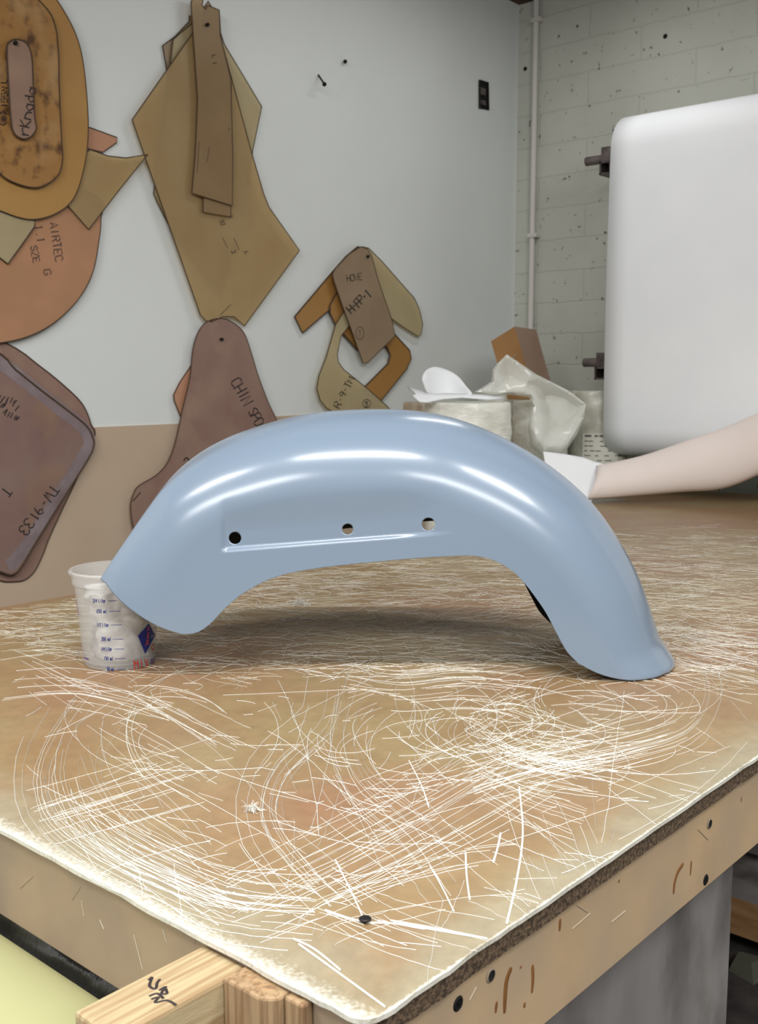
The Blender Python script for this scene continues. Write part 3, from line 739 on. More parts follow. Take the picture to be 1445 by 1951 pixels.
# chin spoiler pair
template('template', 'pinkish template corner peeking out left of the chin spoiler template', [(380, 670), (363, 698), (343, 728), (331, 752), (332, 762), (347, 800), (380, 830), (430, 760)], 1, M['peach'])
t = template('template', 'mauve bell shaped template lettered CHIN SPOIL, behind the fender', [(408, 608), (430, 608), (452, 620), (467, 638), (480, 675), (492, 715), (512, 768), (530, 808), (560, 900), (560, 1010), (480, 1090), (330, 1090), (270, 1040), (254, 1005), (249, 965), (255, 940), (265, 925), (298, 905), (320, 880), (335, 840), (348, 780), (362, 720), (367, 672), (375, 640), (388, 618)], 3, M['mauve'], smooth=5, hang=(421, 647))
note(t, [('CHIN', 438, 728, 60, 22, dict(jit=0.05, adv=1.15, wid=0.55)), ('SPOIL', 472, 785, 62, 20, dict(jit=0.05, adv=1.1, wid=0.5))], 0.0042)
mb = MB()
ribbon(mb, catmull([on_Y(x, y, t['_y']) for x, y in ((350, 878), (356, 872), (361, 880), (356, 892))], 6), Vector((0, -1, 0)), 0.0045)
ribbon(mb, [on_Y(253, 955, t['_y']), on_Y(268, 938, t['_y'])], Vector((0, -1, 0)), 0.003)
mb.build('pen_marks', M['marker'], t)
# right-hand group
template('template', 'straight brown fibreboard arm pointing down left, in the right hand group', [(682, 470), (660, 488), (632, 520), (562, 603), (577, 634), (628, 590), (652, 566), (700, 520), (705, 480)], 1, M['mdf'], th=0.0042, rim=0.0026)
template('template', 'brown fibreboard hook shaped template low in the right hand group', [(640, 560), (629, 582), (629, 597), (638, 616), (655, 636), (682, 668), (700, 660), (720, 648), (738, 662), (744, 676), (740, 692), (690, 742), (726, 764), (775, 703), (784, 684), (781, 668), (752, 636), (700, 560), (660, 540)], 2, M['mdf'], th=0.0042, rim=0.0026)
template('template', 'pale cream teardrop arm pointing down right, in the right hand group', [(690, 470), (703, 473), (730, 500), (765, 540), (790, 568), (800, 590), (806, 618), (803, 637), (797, 641), (770, 624), (742, 604), (710, 560)], 3, M['pale'])
t = template('template', 'pale cream boomerang template lettered R-9-TM above the fender', [(668, 575), (640, 618), (622, 680), (608, 716), (604, 740), (610, 762), (622, 777), (660, 800), (760, 800), (738, 774), (700, 740), (655, 704), (645, 690), (643, 675), (650, 640), (690, 590)], 4, M['pale'])
note(t, [('R-9-TM', 647, 778, -62, 13, dict(jit=0.05, adv=1.25)), ('5', 696, 775, 0, 9, HW)], 0.0036)
mb = MB(); ribbon(mb, [on_Y(699 + 8 * math.cos(a), 769 + 8 * math.sin(a), t['_y']) for a in [2 * math.pi * j / 16 for j in range(17)]], Vector((0, -1, 0)), 0.003); mb.build('circled_number', M['marker_b'], t)
t = template('template', 'grey tan plate lettered H-FP-1, frontmost of the right hand group', [(688, 470), (700, 474), (708, 486), (720, 530), (735, 575), (748, 612), (753, 640), (700, 692), (692, 692), (674, 640), (652, 580), (637, 536), (634, 522), (640, 511), (665, 484)], 6, M['grt'], hang=(700, 489))
note(t, [('HOVE', 662, 537, -8, 13, dict(jit=0.05, adv=1.15, wid=0.5))], 0.003)
note(t, [('H-FP-1', 671, 598, -42, 17, dict(jit=0.04, adv=1.05, wid=0.5))], 0.0052)
mb = MB(); ribbon(mb, [on_Y(686 + 8 * math.cos(a), 635 + 12 * math.sin(a), t['_y']) for a in [2 * math.pi * j / 16 for j in range(17)]], Vector((0, -1, 0)), 0.003)
ribbon(mb, [on_Y(683, 632, t['_y']), on_Y(687, 628, t['_y']), on_Y(686, 642, t['_y'])], Vector((0, -1, 0)), 0.003); mb.build('circled_number', M['marker_b'], t)

# nails and the cut-out for an outlet in the painted wall
def nail(label, px, py, tip, r=0.004, out=0.045):
    p = on_Y(px, py, YW); q = on_Y(tip[0], tip[1], YW - out)
    mb = MB(); mb.tube([p, q], r * 0.7, 8); mb.tube([q, q + (q - p).normalized() * 0.004], r * 1.6, 10)
    tag(mb.build('nail', M['steel_dk']), label, 'nail', 'nails in the white wall')
nail('bent dark nail sticking out of the white wall, with a thin shadow', 607, 143, (618, 160), 0.0045)
nail('rusty nail head in the white wall, up and right of the bent nail', 657, 115, (658, 117), 0.0042, 0.012)
box = thing('outlet_box', 'dark open outlet box cut into the white wall near the room corner', 'outlet', on_Y(921, 182, YW))
mb = MB(); c = [on_Y(x, y, YW - 0.001) for x, y in ((913, 154), (929, 158), (930, 209), (913, 206))]
mb.add(c, [(0, 3, 2, 1)]); mb.build('box_opening', M['hole'], box)
mb = MB(); fr = [v + Vector((0, -0.003, 0)) for v in c]; mb.tube(fr + [fr[0]], 0.0045, 6); mb.build('box_rim', M['steel_dk'], box)
mb = MB(); 
for py, h in ((175, 14), (196, 9)):
    a = on_Y(921, py - h / 2, YW - 0.004); b_ = on_Y(922, py + h / 2, YW - 0.004)
    mb.box((a.x - 0.018, YW - 0.007, b_.z), (a.x + 0.014, YW - 0.002, a.z))
mb.build('yoke', M['steel'], box)

# conduit on the block wall, and anchor holes beside it
pt_, pb_ = on_X(1022, 4, XR - 0.02), on_X(1010, 640, XR - 0.02)
pipe = thing('conduit_pipe', 'thin white conduit pipe running up the block wall by the corner', 'pipe', (XR - 0.02, pt_.y, 0.9))
mb = MB(); mb.tube([(XR - 0.018, pt_.y, 0.6), (XR - 0.018, pt_.y, ZC)], 0.012, 16); mb.build('pipe', M['pipe'], pipe, smooth=True)
for py in (44, 450):
    z = on_X(1018, py, XR).z
    mb = MB(); mb.box((XR - 0.034, pt_.y - 0.028, z - 0.008), (XR, pt_.y + 0.014, z + 0.008)); mb.tube([(XR - 0.01, pt_.y - 0.024, z), (XR - 0.02, pt_.y - 0.024, z)], 0.006, 8)
    mb.build('pipe_clip', M['pipe'], pipe)
for px, py, lb_ in ((1268, 69, 'dark round anchor hole high on the block wall above the paper roll'), (1001, 131, 'dark round anchor hole in the block wall left of the conduit')):
    p = on_X(px, py, XR - 0.0015); mb = MB()
    mb.tube([p + Vector((0.0012, 0, 0)), p], 0.0085, 14)
    tag(mb.build('anchor_hole', M['hole']), lb_, 'hole', 'anchor holes in the block wall')

# ------------------------------------------------------------------ paper roll on the wall rack
AX = XR - 0.32
ue = on_X(1198, 296, AX); le = on_X(1188, 690, AX)
roll = thing('paper_roll', 'wide white paper roll hanging its sheet in front of the block wall', 'paper roll', (AX, ue.y, ue.z))
RP = 0.125
yl, yr = ue.y, -0.6
# hanging sheet: over the roll, straight down, then sweeping under towards the wall
prof = []
for i in range(21):
    a = math.radians(10 + (180 - 10) * i / 20); prof.append((AX + RP * math.cos(a), ue.z + RP * math.sin(a) * 1.0))
zb = on_X(1192, 815, AX - RP).z
for i in range(1, 15): prof.append((AX - RP - 0.006 * math.sin(math.pi * i / 14), ue.z + (zb - ue.z) * i / 14))
for i in range(1, 9):
    a = math.radians(90 * i / 8); prof.append((AX - RP + 0.10 * (1 - math.cos(a)), zb - 0.10 * math.sin(a)))
ys = [yl + (yr - yl) * i / 30 for i in range(31)]
vs = [(x, y, z) for y in ys for x, z in prof]; n = len(prof)
fs = [(i * n + j, i * n + j + 1, (i + 1) * n + j + 1, (i + 1) * n + j) for i in range(30) for j in range(n - 1)]
o = link_mesh('paper_sheet', vs, fs, M['paper'], roll, smooth=True)
md = o.modifiers.new('thickness', 'SOLIDIFY'); md.thickness = 0.0012; md.offset = 0
mb = MB(); cyl_y(mb, AX, ue.z, RP - 0.012, yl - 0.004, yr, 48); mb.build('wound_paper', M['paper'], roll, smooth=True)
rack = thing('roll_rack', 'dark steel pipe and square tube rack holding the white paper roll', 'rack', (XR, ue.y, le.z))
for e_, pe_ in ((ue, on_X(1118, 306, AX)), (le, on_X(1114, 686, AX))):
    mb = MB(); mb.tube([(AX, pe_.y, e_.z), (AX, yr - 0.1, e_.z)], 0.016, 16); mb.build('pipe', M['steel'], rack, smooth=True)
    yb = on_X(1166, 300, AX).y if e_ is ue else on_X(1156, 690, AX).y
    mb = MB(); zb_ = e_.z - 0.017; s_ = 0.045; t_ = 0.006
    x0_, x1_ = AX - 0.045, XR - 0.003
    # square tube arm back to the wall, open towards the room
    mb.box((x0_, yb - s_ / 2, zb_ - s_), (x1_, yb - s_ / 2 + t_, zb_)); mb.box((x0_, yb + s_ / 2 - t_, zb_ - s_), (x1_, yb + s_ / 2, zb_))
    mb.box((x0_, yb - s_ / 2, zb_ - t_), (x1_, yb + s_ / 2, zb_)); mb.box((x0_, yb - s_ / 2, zb_ - s_), (x1_, yb + s_ / 2, zb_ - s_ + t_))
    mb.build('arm', M['steel'], rack)
    mb = MB(); mb.box((x0_ + 0.06, yb - s_ / 2 + t_, zb_ - s_ + t_), (x0_ + 0.062, yb + s_ / 2 - t_, zb_ - t_)); mb.build('arm_bore', M['hole'], rack)
    mb = MB(); mb.box((AX - 0.032, yb - 0.030, e_.z - 0.022), (AX - 0.012, yb + 0.024, e_.z + 0.034)); mb.box((AX + 0.012, yb - 0.024, e_.z - 0.018), (AX + 0.03, yb + 0.024, e_.z + 0.026)); mb.build('cradle', M['steel'], rack)

# curled end of paper lying on the table in front of the roll
UP = [(1130, 893, 3.40), (1175, 884, 3.40), (1230, 868, 3.37), (1300, 843, 3.32), (1380, 815, 3.27), (1460, 780, 3.2), (1560, 735, 3.15)]
LO = [(1120, 949, 3.30), (1170, 946, 3.30), (1230, 942, 3.30), (1300, 937, 3.28), (1380, 930, 3.24), (1460, 898, 3.16), (1560, 850, 3.1)]
curl = thing('paper_scroll', 'loosely curled white paper end lying on the table below the hanging sheet', 'paper', on_z(1140, 950))
cv = []; NA, NB = 40, 24
Ut = resample(catmull([at(*p) for p in UP], 8), NA); Lt = resample(catmull([at(*p) for p in LO], 8), NA)
for i in range(NA):
    a, b_ = Ut[i], Lt[i]; mid_ = (a + b_) / 2; r_ = (a - b_).length / 2
    dirv = (a - b_).normalized(); out = Vector((-FW.x, -FW.y, 0)); out = (out - dirv * out.dot(dirv)).normalized()
    for j in range(NB + 1):
        # front half bulges towards the room, then rolls over the top and back down inside
        ph = math.radians(-100 + 250 * j / NB)
        q = mid_ + dirv * (r_ * math.sin(ph)) + out * (r_ * 0.75 * math.cos(ph))
        q.z = max(q.z, TZ + 0.003) if q.x < X1 else q.z
        cv.append(q)
fs = [(i * (NB + 1) + j, i * (NB + 1) + j + 1, (i + 1) * (NB + 1) + j + 1, (i + 1) * (NB + 1) + j) for i in range(NA - 1) for j in range(NB)]
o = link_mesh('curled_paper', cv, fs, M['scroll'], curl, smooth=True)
md = o.modifiers.new('thickness', 'SOLIDIFY'); md.thickness = 0.0012; md.offset = 0

def px_patch(outline, depth, step=6):
    n = len(outline); pts = [Vector(p) for p in outline]; eds = [(i, (i + 1) % n) for i in range(n)]
    def inside(x, y):
        c = False; j = n - 1
        for i in range(n):
            xi, yi = outline[i][0], outline[i][1]; xj, yj = outline[j][0], outline[j][1]
            if (yi > y) != (yj > y) and x < (xj - xi) * (y - yi) / (yj - yi) + xi: c = not c
            j = i
        return c
    x0 = min(p[0] for p in outline); x1 = max(p[0] for p in outline); y0 = min(p[1] for p in outline); y1 = max(p[1] for p in outline)
    def dist(x, y):
        d = 1e9
        for i in range(n):
            a = pts[i]; b_ = pts[(i + 1) % n]; ab = b_ - a; t = max(0, min(1, (Vector((x, y)) - a).dot(ab) / max(1e-9, ab.dot(ab))))
            d = min(d, (Vector((x, y)) - a - ab * t).length)
        return d
    y = y0 + step / 2; k = 0
    while y < y1:
        x = x0 + step / 2 + (step / 2 if k % 2 else 0)
        while x < x1:
            if inside(x, y) and dist(x, y) > step * 0.4: pts.append(Vector((x, y)))
            x += step
        y += step * 0.87; k += 1
    r = delaunay_2d_cdt(pts, eds, [list(range(n))], 1, 1e-4)
    V2 = r[0]; F = [tuple(f) for f in r[2]]
    D = [dist(v.x, v.y) for v in V2]
    return V2, F, D
def flat_paper(name, label, outline, depth_fn, cat='paper', th=0.0015, material=None):
    V2, F, D = px_patch(outline, None, 8)
    o = link_mesh(name, [at(v.x, v.y, depth_fn(v.x, v.y)) for v in V2], F, material or M['paper'], smooth=True)
    md = o.modifiers.new('thickness', 'SOLIDIFY'); md.thickness = th; md.offset = 0
    return tag(o, label, cat, 'foam scraps on the widest roll')
# flat tongue of the curled paper, its white inner side showing
V2, F, D = px_patch([(1035, 860), (1075, 865), (1110, 871), (1134, 880), (1150, 884), (1176, 886), (1142, 893), (1140, 905), (1139, 925), (1137, 945), (1126, 956), (1090, 950), (1060, 920), (1040, 890)], None, 8)
tv = []
for v in V2:
    t = (v.y - 860) / 95; q = at(v.x, v.y, 3.40 - 0.09 * t); tv.append(q)
o = link_mesh('paper_tongue', tv, F, M['paper'], curl, smooth=True)
md = o.modifiers.new('thickness', 'SOLIDIFY'); md.thickness = 0.0012; md.offset = 0

# ------------------------------------------------------------------ wrapped rolls, bag, foam scraps and carton behind the fender
def wrapped_roll(label, px, dep, rpx, ytop, material, seed, group='film wrapped rolls behind the table'):
    p = at(px, 800, dep); r = rpx / 2026 * dep; zt_ = at(px, ytop, dep).z
    base = Vector((p.x, p.y, 0)); h = zt_
    t = thing('wrapped_roll', label, 'roll', base, group)
    mb = MB(); prof = [(0.0, 0.0)] + [(r * 0.97, 0.001), (r, 0.008)] + [(r, h * i / 90) for i in range(1, 90)] + [(r * 0.99, h - 0.004), (r * 0.95, h), (r * 0.4, h - 0.002), (0.035, h - 0.004), (0.034, h - 0.06), (0, h - 0.06)]
    wob = lambda a, z: 0.004 * noise.noise((math.cos(a) * 2 + seed, math.sin(a) * 2, z * 30)) + 0.003 * noise.noise((math.cos(a) * 6, math.sin(a) * 6, z * 14 + seed)) if 0.01 < z < h - 0.003 else 0
    mb.lathe(prof, base, 72, wob=wob); mb.build('film_wrap', material, t, smooth=True)
    return t, base, r, h
wrapped_roll('widest clear film wrapped roll, right behind the fender top', 892, 3.37, 83, 766, M['film'], 3)
wrapped_roll('narrower film wrapped roll between the widest roll and the plastic bag', 1030, 3.78, 52, 762, M['film'], 9)
wrapped_roll('warm toned small wrapped roll at the left end of the roll group', 812, 3.62, 44, 766, M['film_tan'], 5)
wrapped_roll('film wrapped roll hidden behind the plastic bag, under the carton', 958, 4.08, 48, 748, M['film'], 21)
t, bc, r_, h_ = wrapped_roll('greyish film wrapped roll with a printed label beside the paper sheet', 1141, 3.84, 56, 744, M['film_gr'], 14)
mb = MB(); mbi = MB()
dirc = math.atan2(-bc.y, -bc.x)
def lab(u, v, rr_): 
    a = dirc + u / r_; return Vector((bc.x + rr_ * math.cos(a), bc.y + rr_ * math.sin(a), v))
zl1 = at(1140, 826, 3.74).z; zl0 = at(1140, 905, 3.74).z
for i in range(12):
    u0, u1 = -0.055 + 0.13 * i / 12, -0.055 + 0.13 * (i + 1) / 12
    mb.add([lab(u0, zl0, r_ + .0035), lab(u1, zl0, r_ + .0035), lab(u1, zl1, r_ + .0035), lab(u0, zl1, r_ + .0035)], [(0, 1, 2, 3)])
for row in range(7):
    z = zl1 - 0.012 - 0.017 * row; u = -0.046
    while u < 0.065:
        l_ = random.uniform(0.008, 0.03); hh = 0.007 if row == 0 else 0.0035
        mbi.add([lab(u, z, r_ + .0045), lab(u + l_, z, r_ + .0045), lab(u + l_, z + hh, r_ + .0045), lab(u, z + hh, r_ + .0045)], [(0, 1, 2, 3)])
        u += l_ + random.uniform(0.003, 0.012 if row == 0 else 0.03)
lo_ = mb.build('label_sticker', M['label'], t); tag(lo_, 'pale printed label'); mbi.build('print', M['label_ink'], lo_)
# crumpled clear bag draped over the rolls
OUT = [(902, 748), (920, 738), (937, 727), (939, 705), (948, 693), (966, 675), (984, 687), (1003, 700), (1022, 713), (1050, 727), (1085, 745), (1117, 770), (1113, 795), (1100, 828), (1085, 850), (1070, 868), (1035, 872), (1012, 850), (1006, 815), (1014, 775), (1010, 757), (975, 752), (935, 755)]
V2, F, D = px_patch(OUT, None, 5)
nb = len(V2); bv = []
rb = random.Random(5)
PLS = [[(rb.uniform(900, 1120), rb.uniform(680, 870), rb.gauss(0, 0.0016), rb.gauss(0, 0.0011)) for _ in range(34)] for _s in (0, 1)]
def facet(x, y):
    f = [max(gx * (x - px) + gy * (y - py) - 0.0008 * math.hypot(x - px, y - py) for px, py, gx, gy in PL) for PL in PLS]
    return f[0] - 0.7 * f[1]
for sgn_ in (0, 1):
    for v, d in zip(V2, D):
        k = min(1, d / 40); bul = math.sqrt(max(0, 1 - (1 - k) ** 2))
        q = Vector((v.x / 38, v.y / 38, 0)); cr = noise.ridged_multi_fractal(q, 0.9, 2.1, 3, 1.0, 2.0)
        fold = abs(noise.noise((v.x / 22 + v.y / 60, v.y / 70, 4)))
        base = 3.52 + 0.0002 * (v.x - 900)
        bv.append(at(v.x, v.y, base - 0.06 * bul - 0.012 * cr * k + 1.15 * facet(v.x, v.y) * k if sgn_ == 0 else base + 0.04 * bul))
fs = F + [tuple(i + nb for i in reversed(f)) for f in F]
o = link_mesh('plastic_bag', bv, fs, M['bag'], smooth=True); md = o.modifiers.new('creases', 'EDGE_SPLIT'); md.split_angle = math.radians(24); tag(o, 'crumpled clear plastic bag slumped over the wrapped rolls', 'bag')
# foam scraps on the widest roll
flat_paper('foam_sheet_scrap', 'white curled foam flap standing up on top of the widest roll', catmull([Vector(p) for p in ((818, 752), (808, 733), (805, 720), (812, 706), (828, 699), (850, 704), (872, 716), (888, 735), (900, 752), (880, 757), (845, 757))], 4, True), lambda x, y: 3.30 + 0.07 * math.sin((x - 805) / 95 * math.pi) + 0.0006 * (757 - y), 'foam')
flat_paper('foam_sheet_scrap', 'ragged white foam strip lying flat across the widest roll', [(777, 737), (800, 744), (815, 751), (850, 750), (880, 751), (920, 752), (950, 756), (962, 760), (930, 761), (880, 757), (845, 760), (815, 767), (800, 766), (786, 755), (793, 751)], lambda x, y: 3.262 + 0.0003 * (x - 777) + 0.003 * (760 - y), 'foam', th=0.004)
# long carton leaning in the corner
T0 = at(981, 622, 3.86); ea = at(936, 650, 3.78) - T0; eb = at(1022, 628, 3.98) - T0
dn = (at(1003, 700, 3.86) - T0).normalized()
zrest = at(1030, 762, 3.78).z + 0.002
cb = [q + dn * ((q.z - zrest) / -dn.z) for q in (T0, T0 + ea, T0 + ea + eb, T0 + eb)]
ct = [T0, T0 + ea, T0 + ea + eb, T0 + eb]
carton = thing('carton', 'brown cardboard carton tilted on the wrapped rolls in the room corner', 'box', (cb[0] + cb[2]) / 2)
mb = MB(); mb.hexa(cb + ct); mb.m = [0, 0, 0, 0, 1, 1]; mb.m = [0, 0, 0, 0, 0, 1]
mb.build('carton_body', M['carton'], carton, mats=[M['carton'], M['carton_l']])
mb = MB(); q0 = T0 + ea * 0.45 + dn * 0.10; nrm_ = ea.cross(dn).normalized(); nrm_ = nrm_ if nrm_.dot(CAM - q0) > 0 else -nrm_
ribbon(mb, [q0 + nrm_ * 0.001, q0 + ea * 0.12 + dn * 0.004 + nrm_ * 0.001, q0 + ea * -0.2 + dn * -0.01 + nrm_ * 0.001], nrm_, 0.006); mb.build('tape_scuff', M['carton_l'], carton)
# scraps on the floor below
for px, py, s_, lb_ in ((1428, 1850, 0.05, 'small grey green offcut lying on the dark floor under the table'),):
    p = on_z(px, py, 0); mb = MB(); mb.hexa([p + Vector(v) for v in ((-s_, -s_ * .6, 0.001), (s_, -s_, 0.001), (s_ * .8, s_, 0.001), (-s_ * .6, s_ * .7, 0.001), (-s_ * .6, -s_ * .3, s_ * .8), (s_ * .7, -s_ * .6, s_ * .5), (s_ * .5, s_ * .5, s_ * .5), (-s_ * .3, s_ * .4, s_ * .9))])
    tag(mb.build('offcut', mat('offcut_board', (86, 88, 76), 0.8)), lb_, 'scrap')

# ------------------------------------------------------------------ glass-fibre strands strewn over the table
UPV = Vector((0, 0, 1))
fib = MB(); fine = MB()
def clampT(p): return X0 - 0.002 < p.x < X1 - 0.01 and Y0 - 0.002 < p.y < Y1 - 0.01
def strand(mb, pts, wd, z=0.0003):
    run = []
    for p in pts:
        if clampT(p): run.append(Vector((p.x, p.y, TZ + z)))
        else:
            if len(run) > 2: ribbon(mb, run, UPV, wd, 0, 0.0004)
            run = []
    if len(run) > 2: ribbon(mb, run, UPV, wd, 0, 0.0004)
def bundle(P, n, spread, wd=(0.00022, 0.00068), part=(0.45, 1.0), tw=0.25):
    base = resample(catmull([Vector(p) for p in P], 10), 60)
    for _ in range(int(n * 0.52)):
        o1 = random.gauss(0, spread * 1.05); o2 = o1 + random.gauss(0, spread * tw * 1.6)
        a0 = random.uniform(0, 0.45); ln = random.uniform(*part); a1 = min(1, a0 + ln)
        amp = random.gauss(0, spread * 0.15); ph = random.uniform(0, 6)
        pts = []
        m_ = 16
        for i in range(m_ + 1):
            t = a0 + (a1 - a0) * i / m_; k = t * 59; j = min(int(k), 58)
            c = base[j].lerp(base[j + 1], k - j); tg = base[j + 1] - base[j]; nr = Vector((-tg.y, tg.x)); nr = nr.normalized() if nr.length else Vector((0, 1))
            c = c + nr * (o1 + (o2 - o1) * t + amp * math.sin(3 * t + ph))
            if c.y < 1000: continue
            p = on_z(c.x, c.y); j_ = 0.0004
            pts.append(p + Vector((random.gauss(0, j_), random.gauss(0, j_), 0)))
        if len(pts) > 3: strand(fib, pts, random.uniform(*wd))
bundle([(230, 1330), (330, 1385), (440, 1450)], 30, 26)
bundle([(440, 1435), (260, 1490), (60, 1550)], 26, 26)
bundle([(170, 1300), (110, 1390), (75, 1470), (95, 1560), (200, 1640), (330, 1700), (420, 1760)], 30, 26)
bundle([(105, 1545), (260, 1640), (420, 1710), (600, 1730)], 44, 34)
bundle([(215, 1325), (150, 1420), (150, 1510), (230, 1610), (400, 1690), (480, 1720)], 28, 30)
bundle([(430, 1750), (560, 1690), (740, 1600), (900, 1510), (1010, 1440)], 50, 36)
bundle([(640, 1290), (620, 1380), (530, 1470), (510, 1560), (560, 1640), (640, 1720)], 24, 24)
bundle([(700, 1270), (655, 1390), (680, 1490), (790, 1590), (870, 1700)], 22, 34)
bundle([(250, 1290), (215, 1400), (260, 1500), (380, 1580), (500, 1660)], 16, 40)
bundle([(1330, 1250), (1350, 1320), (1310, 1390), (1190, 1430), (1040, 1460), (900, 1500)], 50, 22)
bundle([(880, 1360), (960, 1430), (1090, 1460), (1260, 1480)], 70, 36, part=(0.2, 0.6))
bundle([(900, 1450), (1000, 1500), (1120, 1540)], 30, 34)
bundle([(0, 1310), (150, 1300), (330, 1340)], 28, 26)
bundle([(20, 1250), (110, 1290), (190, 1330)], 16, 20)
bundle([(1090, 1200), (1240, 1240), (1445, 1300)], 40, 34)
bundle([(1240, 1180), (1320, 1220), (1445, 1250)], 50, 26)
bundle([(560, 1800), (620, 1730), (860, 1660), (1000, 1640)], 18, 34)
bundle([(620, 1660), (740, 1740), (930, 1800)], 10, 30)
bundle([(640, 1280), (760, 1300), (900, 1290), (1080, 1310)], 60, 22, part=(0.2, 0.5))
for cx_, cy_, rx, ry, n_ in ((930, 1385, 115, 62, 34), (700, 1390, 95, 90, 18), (820, 1420, 180, 80, 24), (1180, 1330, 180, 60, 24), (300, 1400, 150, 95, 12), (1060, 1390, 190, 70, 26), (960, 1370, 60, 40, 22)):
    for _ in range(n_):
        a0 = random.uniform(0, 6.28); da = random.uniform(0.5, 1.7); tl = random.gauss(0, 0.5); kx = rx * random.uniform(0.55, 1.15); ky = ry * random.uniform(0.55, 1.15); ox, oy = random.gauss(0, rx * 0.35), random.gauss(0, ry * .35)
        strand(fib, [on_z(cx_ + ox + kx * math.cos(a0 + da * i / 14) + tl * ky * math.sin(a0 + da * i / 14), cy_ + oy + ky * math.sin(a0 + da * i / 14)) for i in range(15)], random.uniform(0.0004, 0.0009))
for P in ([(990, 1500), (997, 1590), (985, 1680), (966, 1762)], [(820, 1650), (845, 1695), (866, 1738)], [(888, 1625), (890, 1670), (896, 1716)], [(570, 1800), (650, 1858), (735, 1920)], [(560, 1790), (600, 1810), (650, 1850)],
          [(955, 1588), (948, 1620), (940, 1645)], [(640, 1640), (670, 1700), (692, 1748)], [(745, 1755), (830, 1770), (930, 1790)], [(780, 1450), (805, 1500), (818, 1540)], [(620, 1735), (690, 1757), (760, 1762), (900, 1785)]):
    for k in range(2):
        strand(fib, [on_z(p.x, p.y) + Vector((k * .0008, k * .001, 0)) for p in catmull([Vector(p) for p in P], 8)], 0.0013)
# short cut ends scattered everywhere in the front half
for _ in range(230):
    x = random.uniform(0, 1445); y = random.uniform(1180, 1800)
    if y > 1560 + 0.56 * x or y > 2360 - 0.66 * x: continue
    a = random.gauss(0.1, 0.6); l_ = random.uniform(10, 90) * (0.5 + (y - 1180) / 600); bend = random.gauss(0, 0.12)
    pts = [on_z(x + l_ * t * math.cos(a + bend * t), y + l_ * t * math.sin(a + bend * t) * 0.7) for t in (0, .25, .5, .75, 1)]
    strand(fib, pts, random.uniform(0.0003, 0.0007))
# long straight cut lines crossing the front half
for _ in range(120):
    x = random.uniform(0, 1250); y = random.uniform(1290, 1760)
    a = math.radians(random.choice((-24, -20, 26, 30, 33, 8, 70, 100)) + random.gauss(0, 7)); l_ = random.uniform(90, 330); b_ = random.gauss(0, 0.18)
    pts = []; q = Vector((x, y))
    for i in range(13):
        if q.y < 1565 + 0.54 * q.x and q.y > 1240: pts.append(on_z(q.x, q.y) + Vector((random.gauss(0, .0004), random.gauss(0, .0004), 0)))
        q = q + Vector((math.cos(a), math.sin(a))) * l_ / 12; a += b_ / 12
    if len(pts) > 3: strand(fib, pts, random.uniform(0.0003, 0.0008))
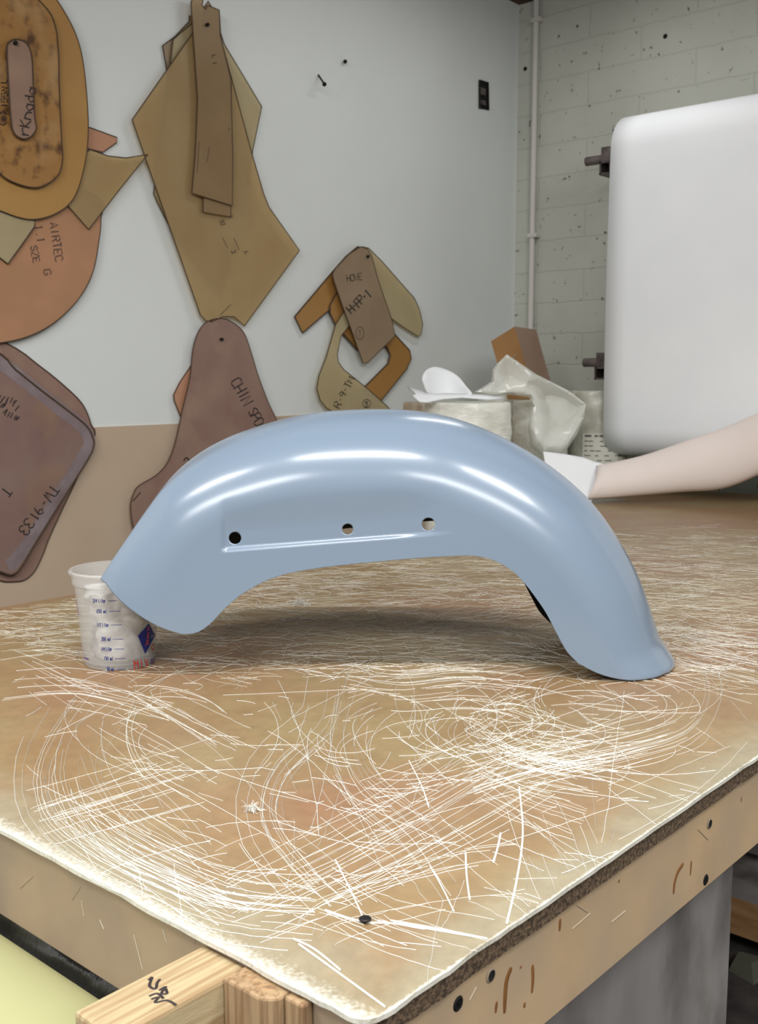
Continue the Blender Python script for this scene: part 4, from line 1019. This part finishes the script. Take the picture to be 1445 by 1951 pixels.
# matted fine fuzz over the far half of the table
for _ in range(9000):
    x = random.uniform(X0 + 0.35, X1 - 0.05); y = random.uniform(Y0 + 0.05, Y1 - 0.02)
    dep = x * FW.x + y * FW.y
    if dep < 1.28 + random.uniform(0, 0.2) or dep > 2.9 - random.uniform(0, 1.0): continue
    a = random.choice((TH - math.pi / 2, TH - math.pi / 2, random.uniform(0, 6.28))) + random.gauss(0, 0.5); cv_ = random.gauss(0, 1.6); l_ = random.uniform(0.03, 0.13)
    pts = []; p = Vector((x, y, TZ))
    for i in range(7):
        pts.append(p.copy()); p += Vector((math.cos(a), math.sin(a), 0)) * l_ / 6; a += cv_ / 6 + random.gauss(0, 0.1)
    strand(fine if random.random() < 0.7 else fib, pts, random.uniform(0.0003, 0.0009), random.uniform(0.0003, 0.0012))
tag(fib.build('glass_fibre_strands', M['fibre']), 'white glass fibre strands and cut lines strewn over the tabletop', 'fibres', kind='stuff')
tag(fine.build('glass_fibre_fuzz', M['fibre2']), 'pale matted fibre fuzz over the far half of the tabletop', 'fibres', kind='stuff')
def tuft(px, py, r, label, n_=90):
    c = on_z(px, py); mb = MB()
    for _ in range(n_):
        d = Vector((random.gauss(0, 1), random.gauss(0, 1), abs(random.gauss(0, .7)))).normalized(); p = c + d * r * random.uniform(0, 0.5); p.z = max(p.z, TZ + .001)
        e = Vector((random.gauss(0, 1), random.gauss(0, 1), random.gauss(0, .7))) * r * 0.6
        pts = [p + e * t + Vector((0, 0, 0.3 * r * math.sin(3 * t))) for t in (0, .25, .5, .75, 1)]
        for q in pts: q.z = max(q.z, TZ + 0.0008)
        mb.tube(pts, 0.00025, 3, cap=False)
    tag(mb.build('fibre_tuft', M['fibre']), label, 'fibre tuft', 'fibre tufts on the tabletop')
tuft(571, 1152, 0.013, 'fluffy white fibre tuft under the arch of the fender', 160)
tuft(480, 1545, 0.008, 'small flattened white fibre tuft on the front half of the tabletop', 90)
# stray strands stuck to the side boards
mb = MB()
for A, B in (((990, 1790), (1010, 1720)), ((1090, 1770), (1125, 1740)), ((1120, 1738), (1100, 1725)), ((1165, 1757), (1192, 1735)), ((895, 1905), (908, 1880)), ((1330, 1580), (1350, 1600))):
    ribbon(mb, [on_Y(A[0], A[1], Y0 + .0078), on_Y(B[0], B[1], Y0 + .0078)], Vector((0, -1, 0)), 0.0008)
for A, B in (((38, 1692), (62, 1670)), ((137, 1715), (153, 1690)), ((155, 1715), (160, 1745)), ((255, 1780), (272, 1847)), ((190, 1752), (198, 1770)), ((310, 1770), (318, 1795)), ((370, 1800), (377, 1770))):
    ribbon(mb, [on_X(A[0], A[1], X0 + .0058), on_X(B[0], B[1], X0 + .0058)], Vector((-1, 0, 0)), 0.0008)
mb.build('stuck_fibres', M['fibre2'], table)

for o in bpy.data.objects:
    for k in ('_o', '_y'):
        if k in o: del o[k]
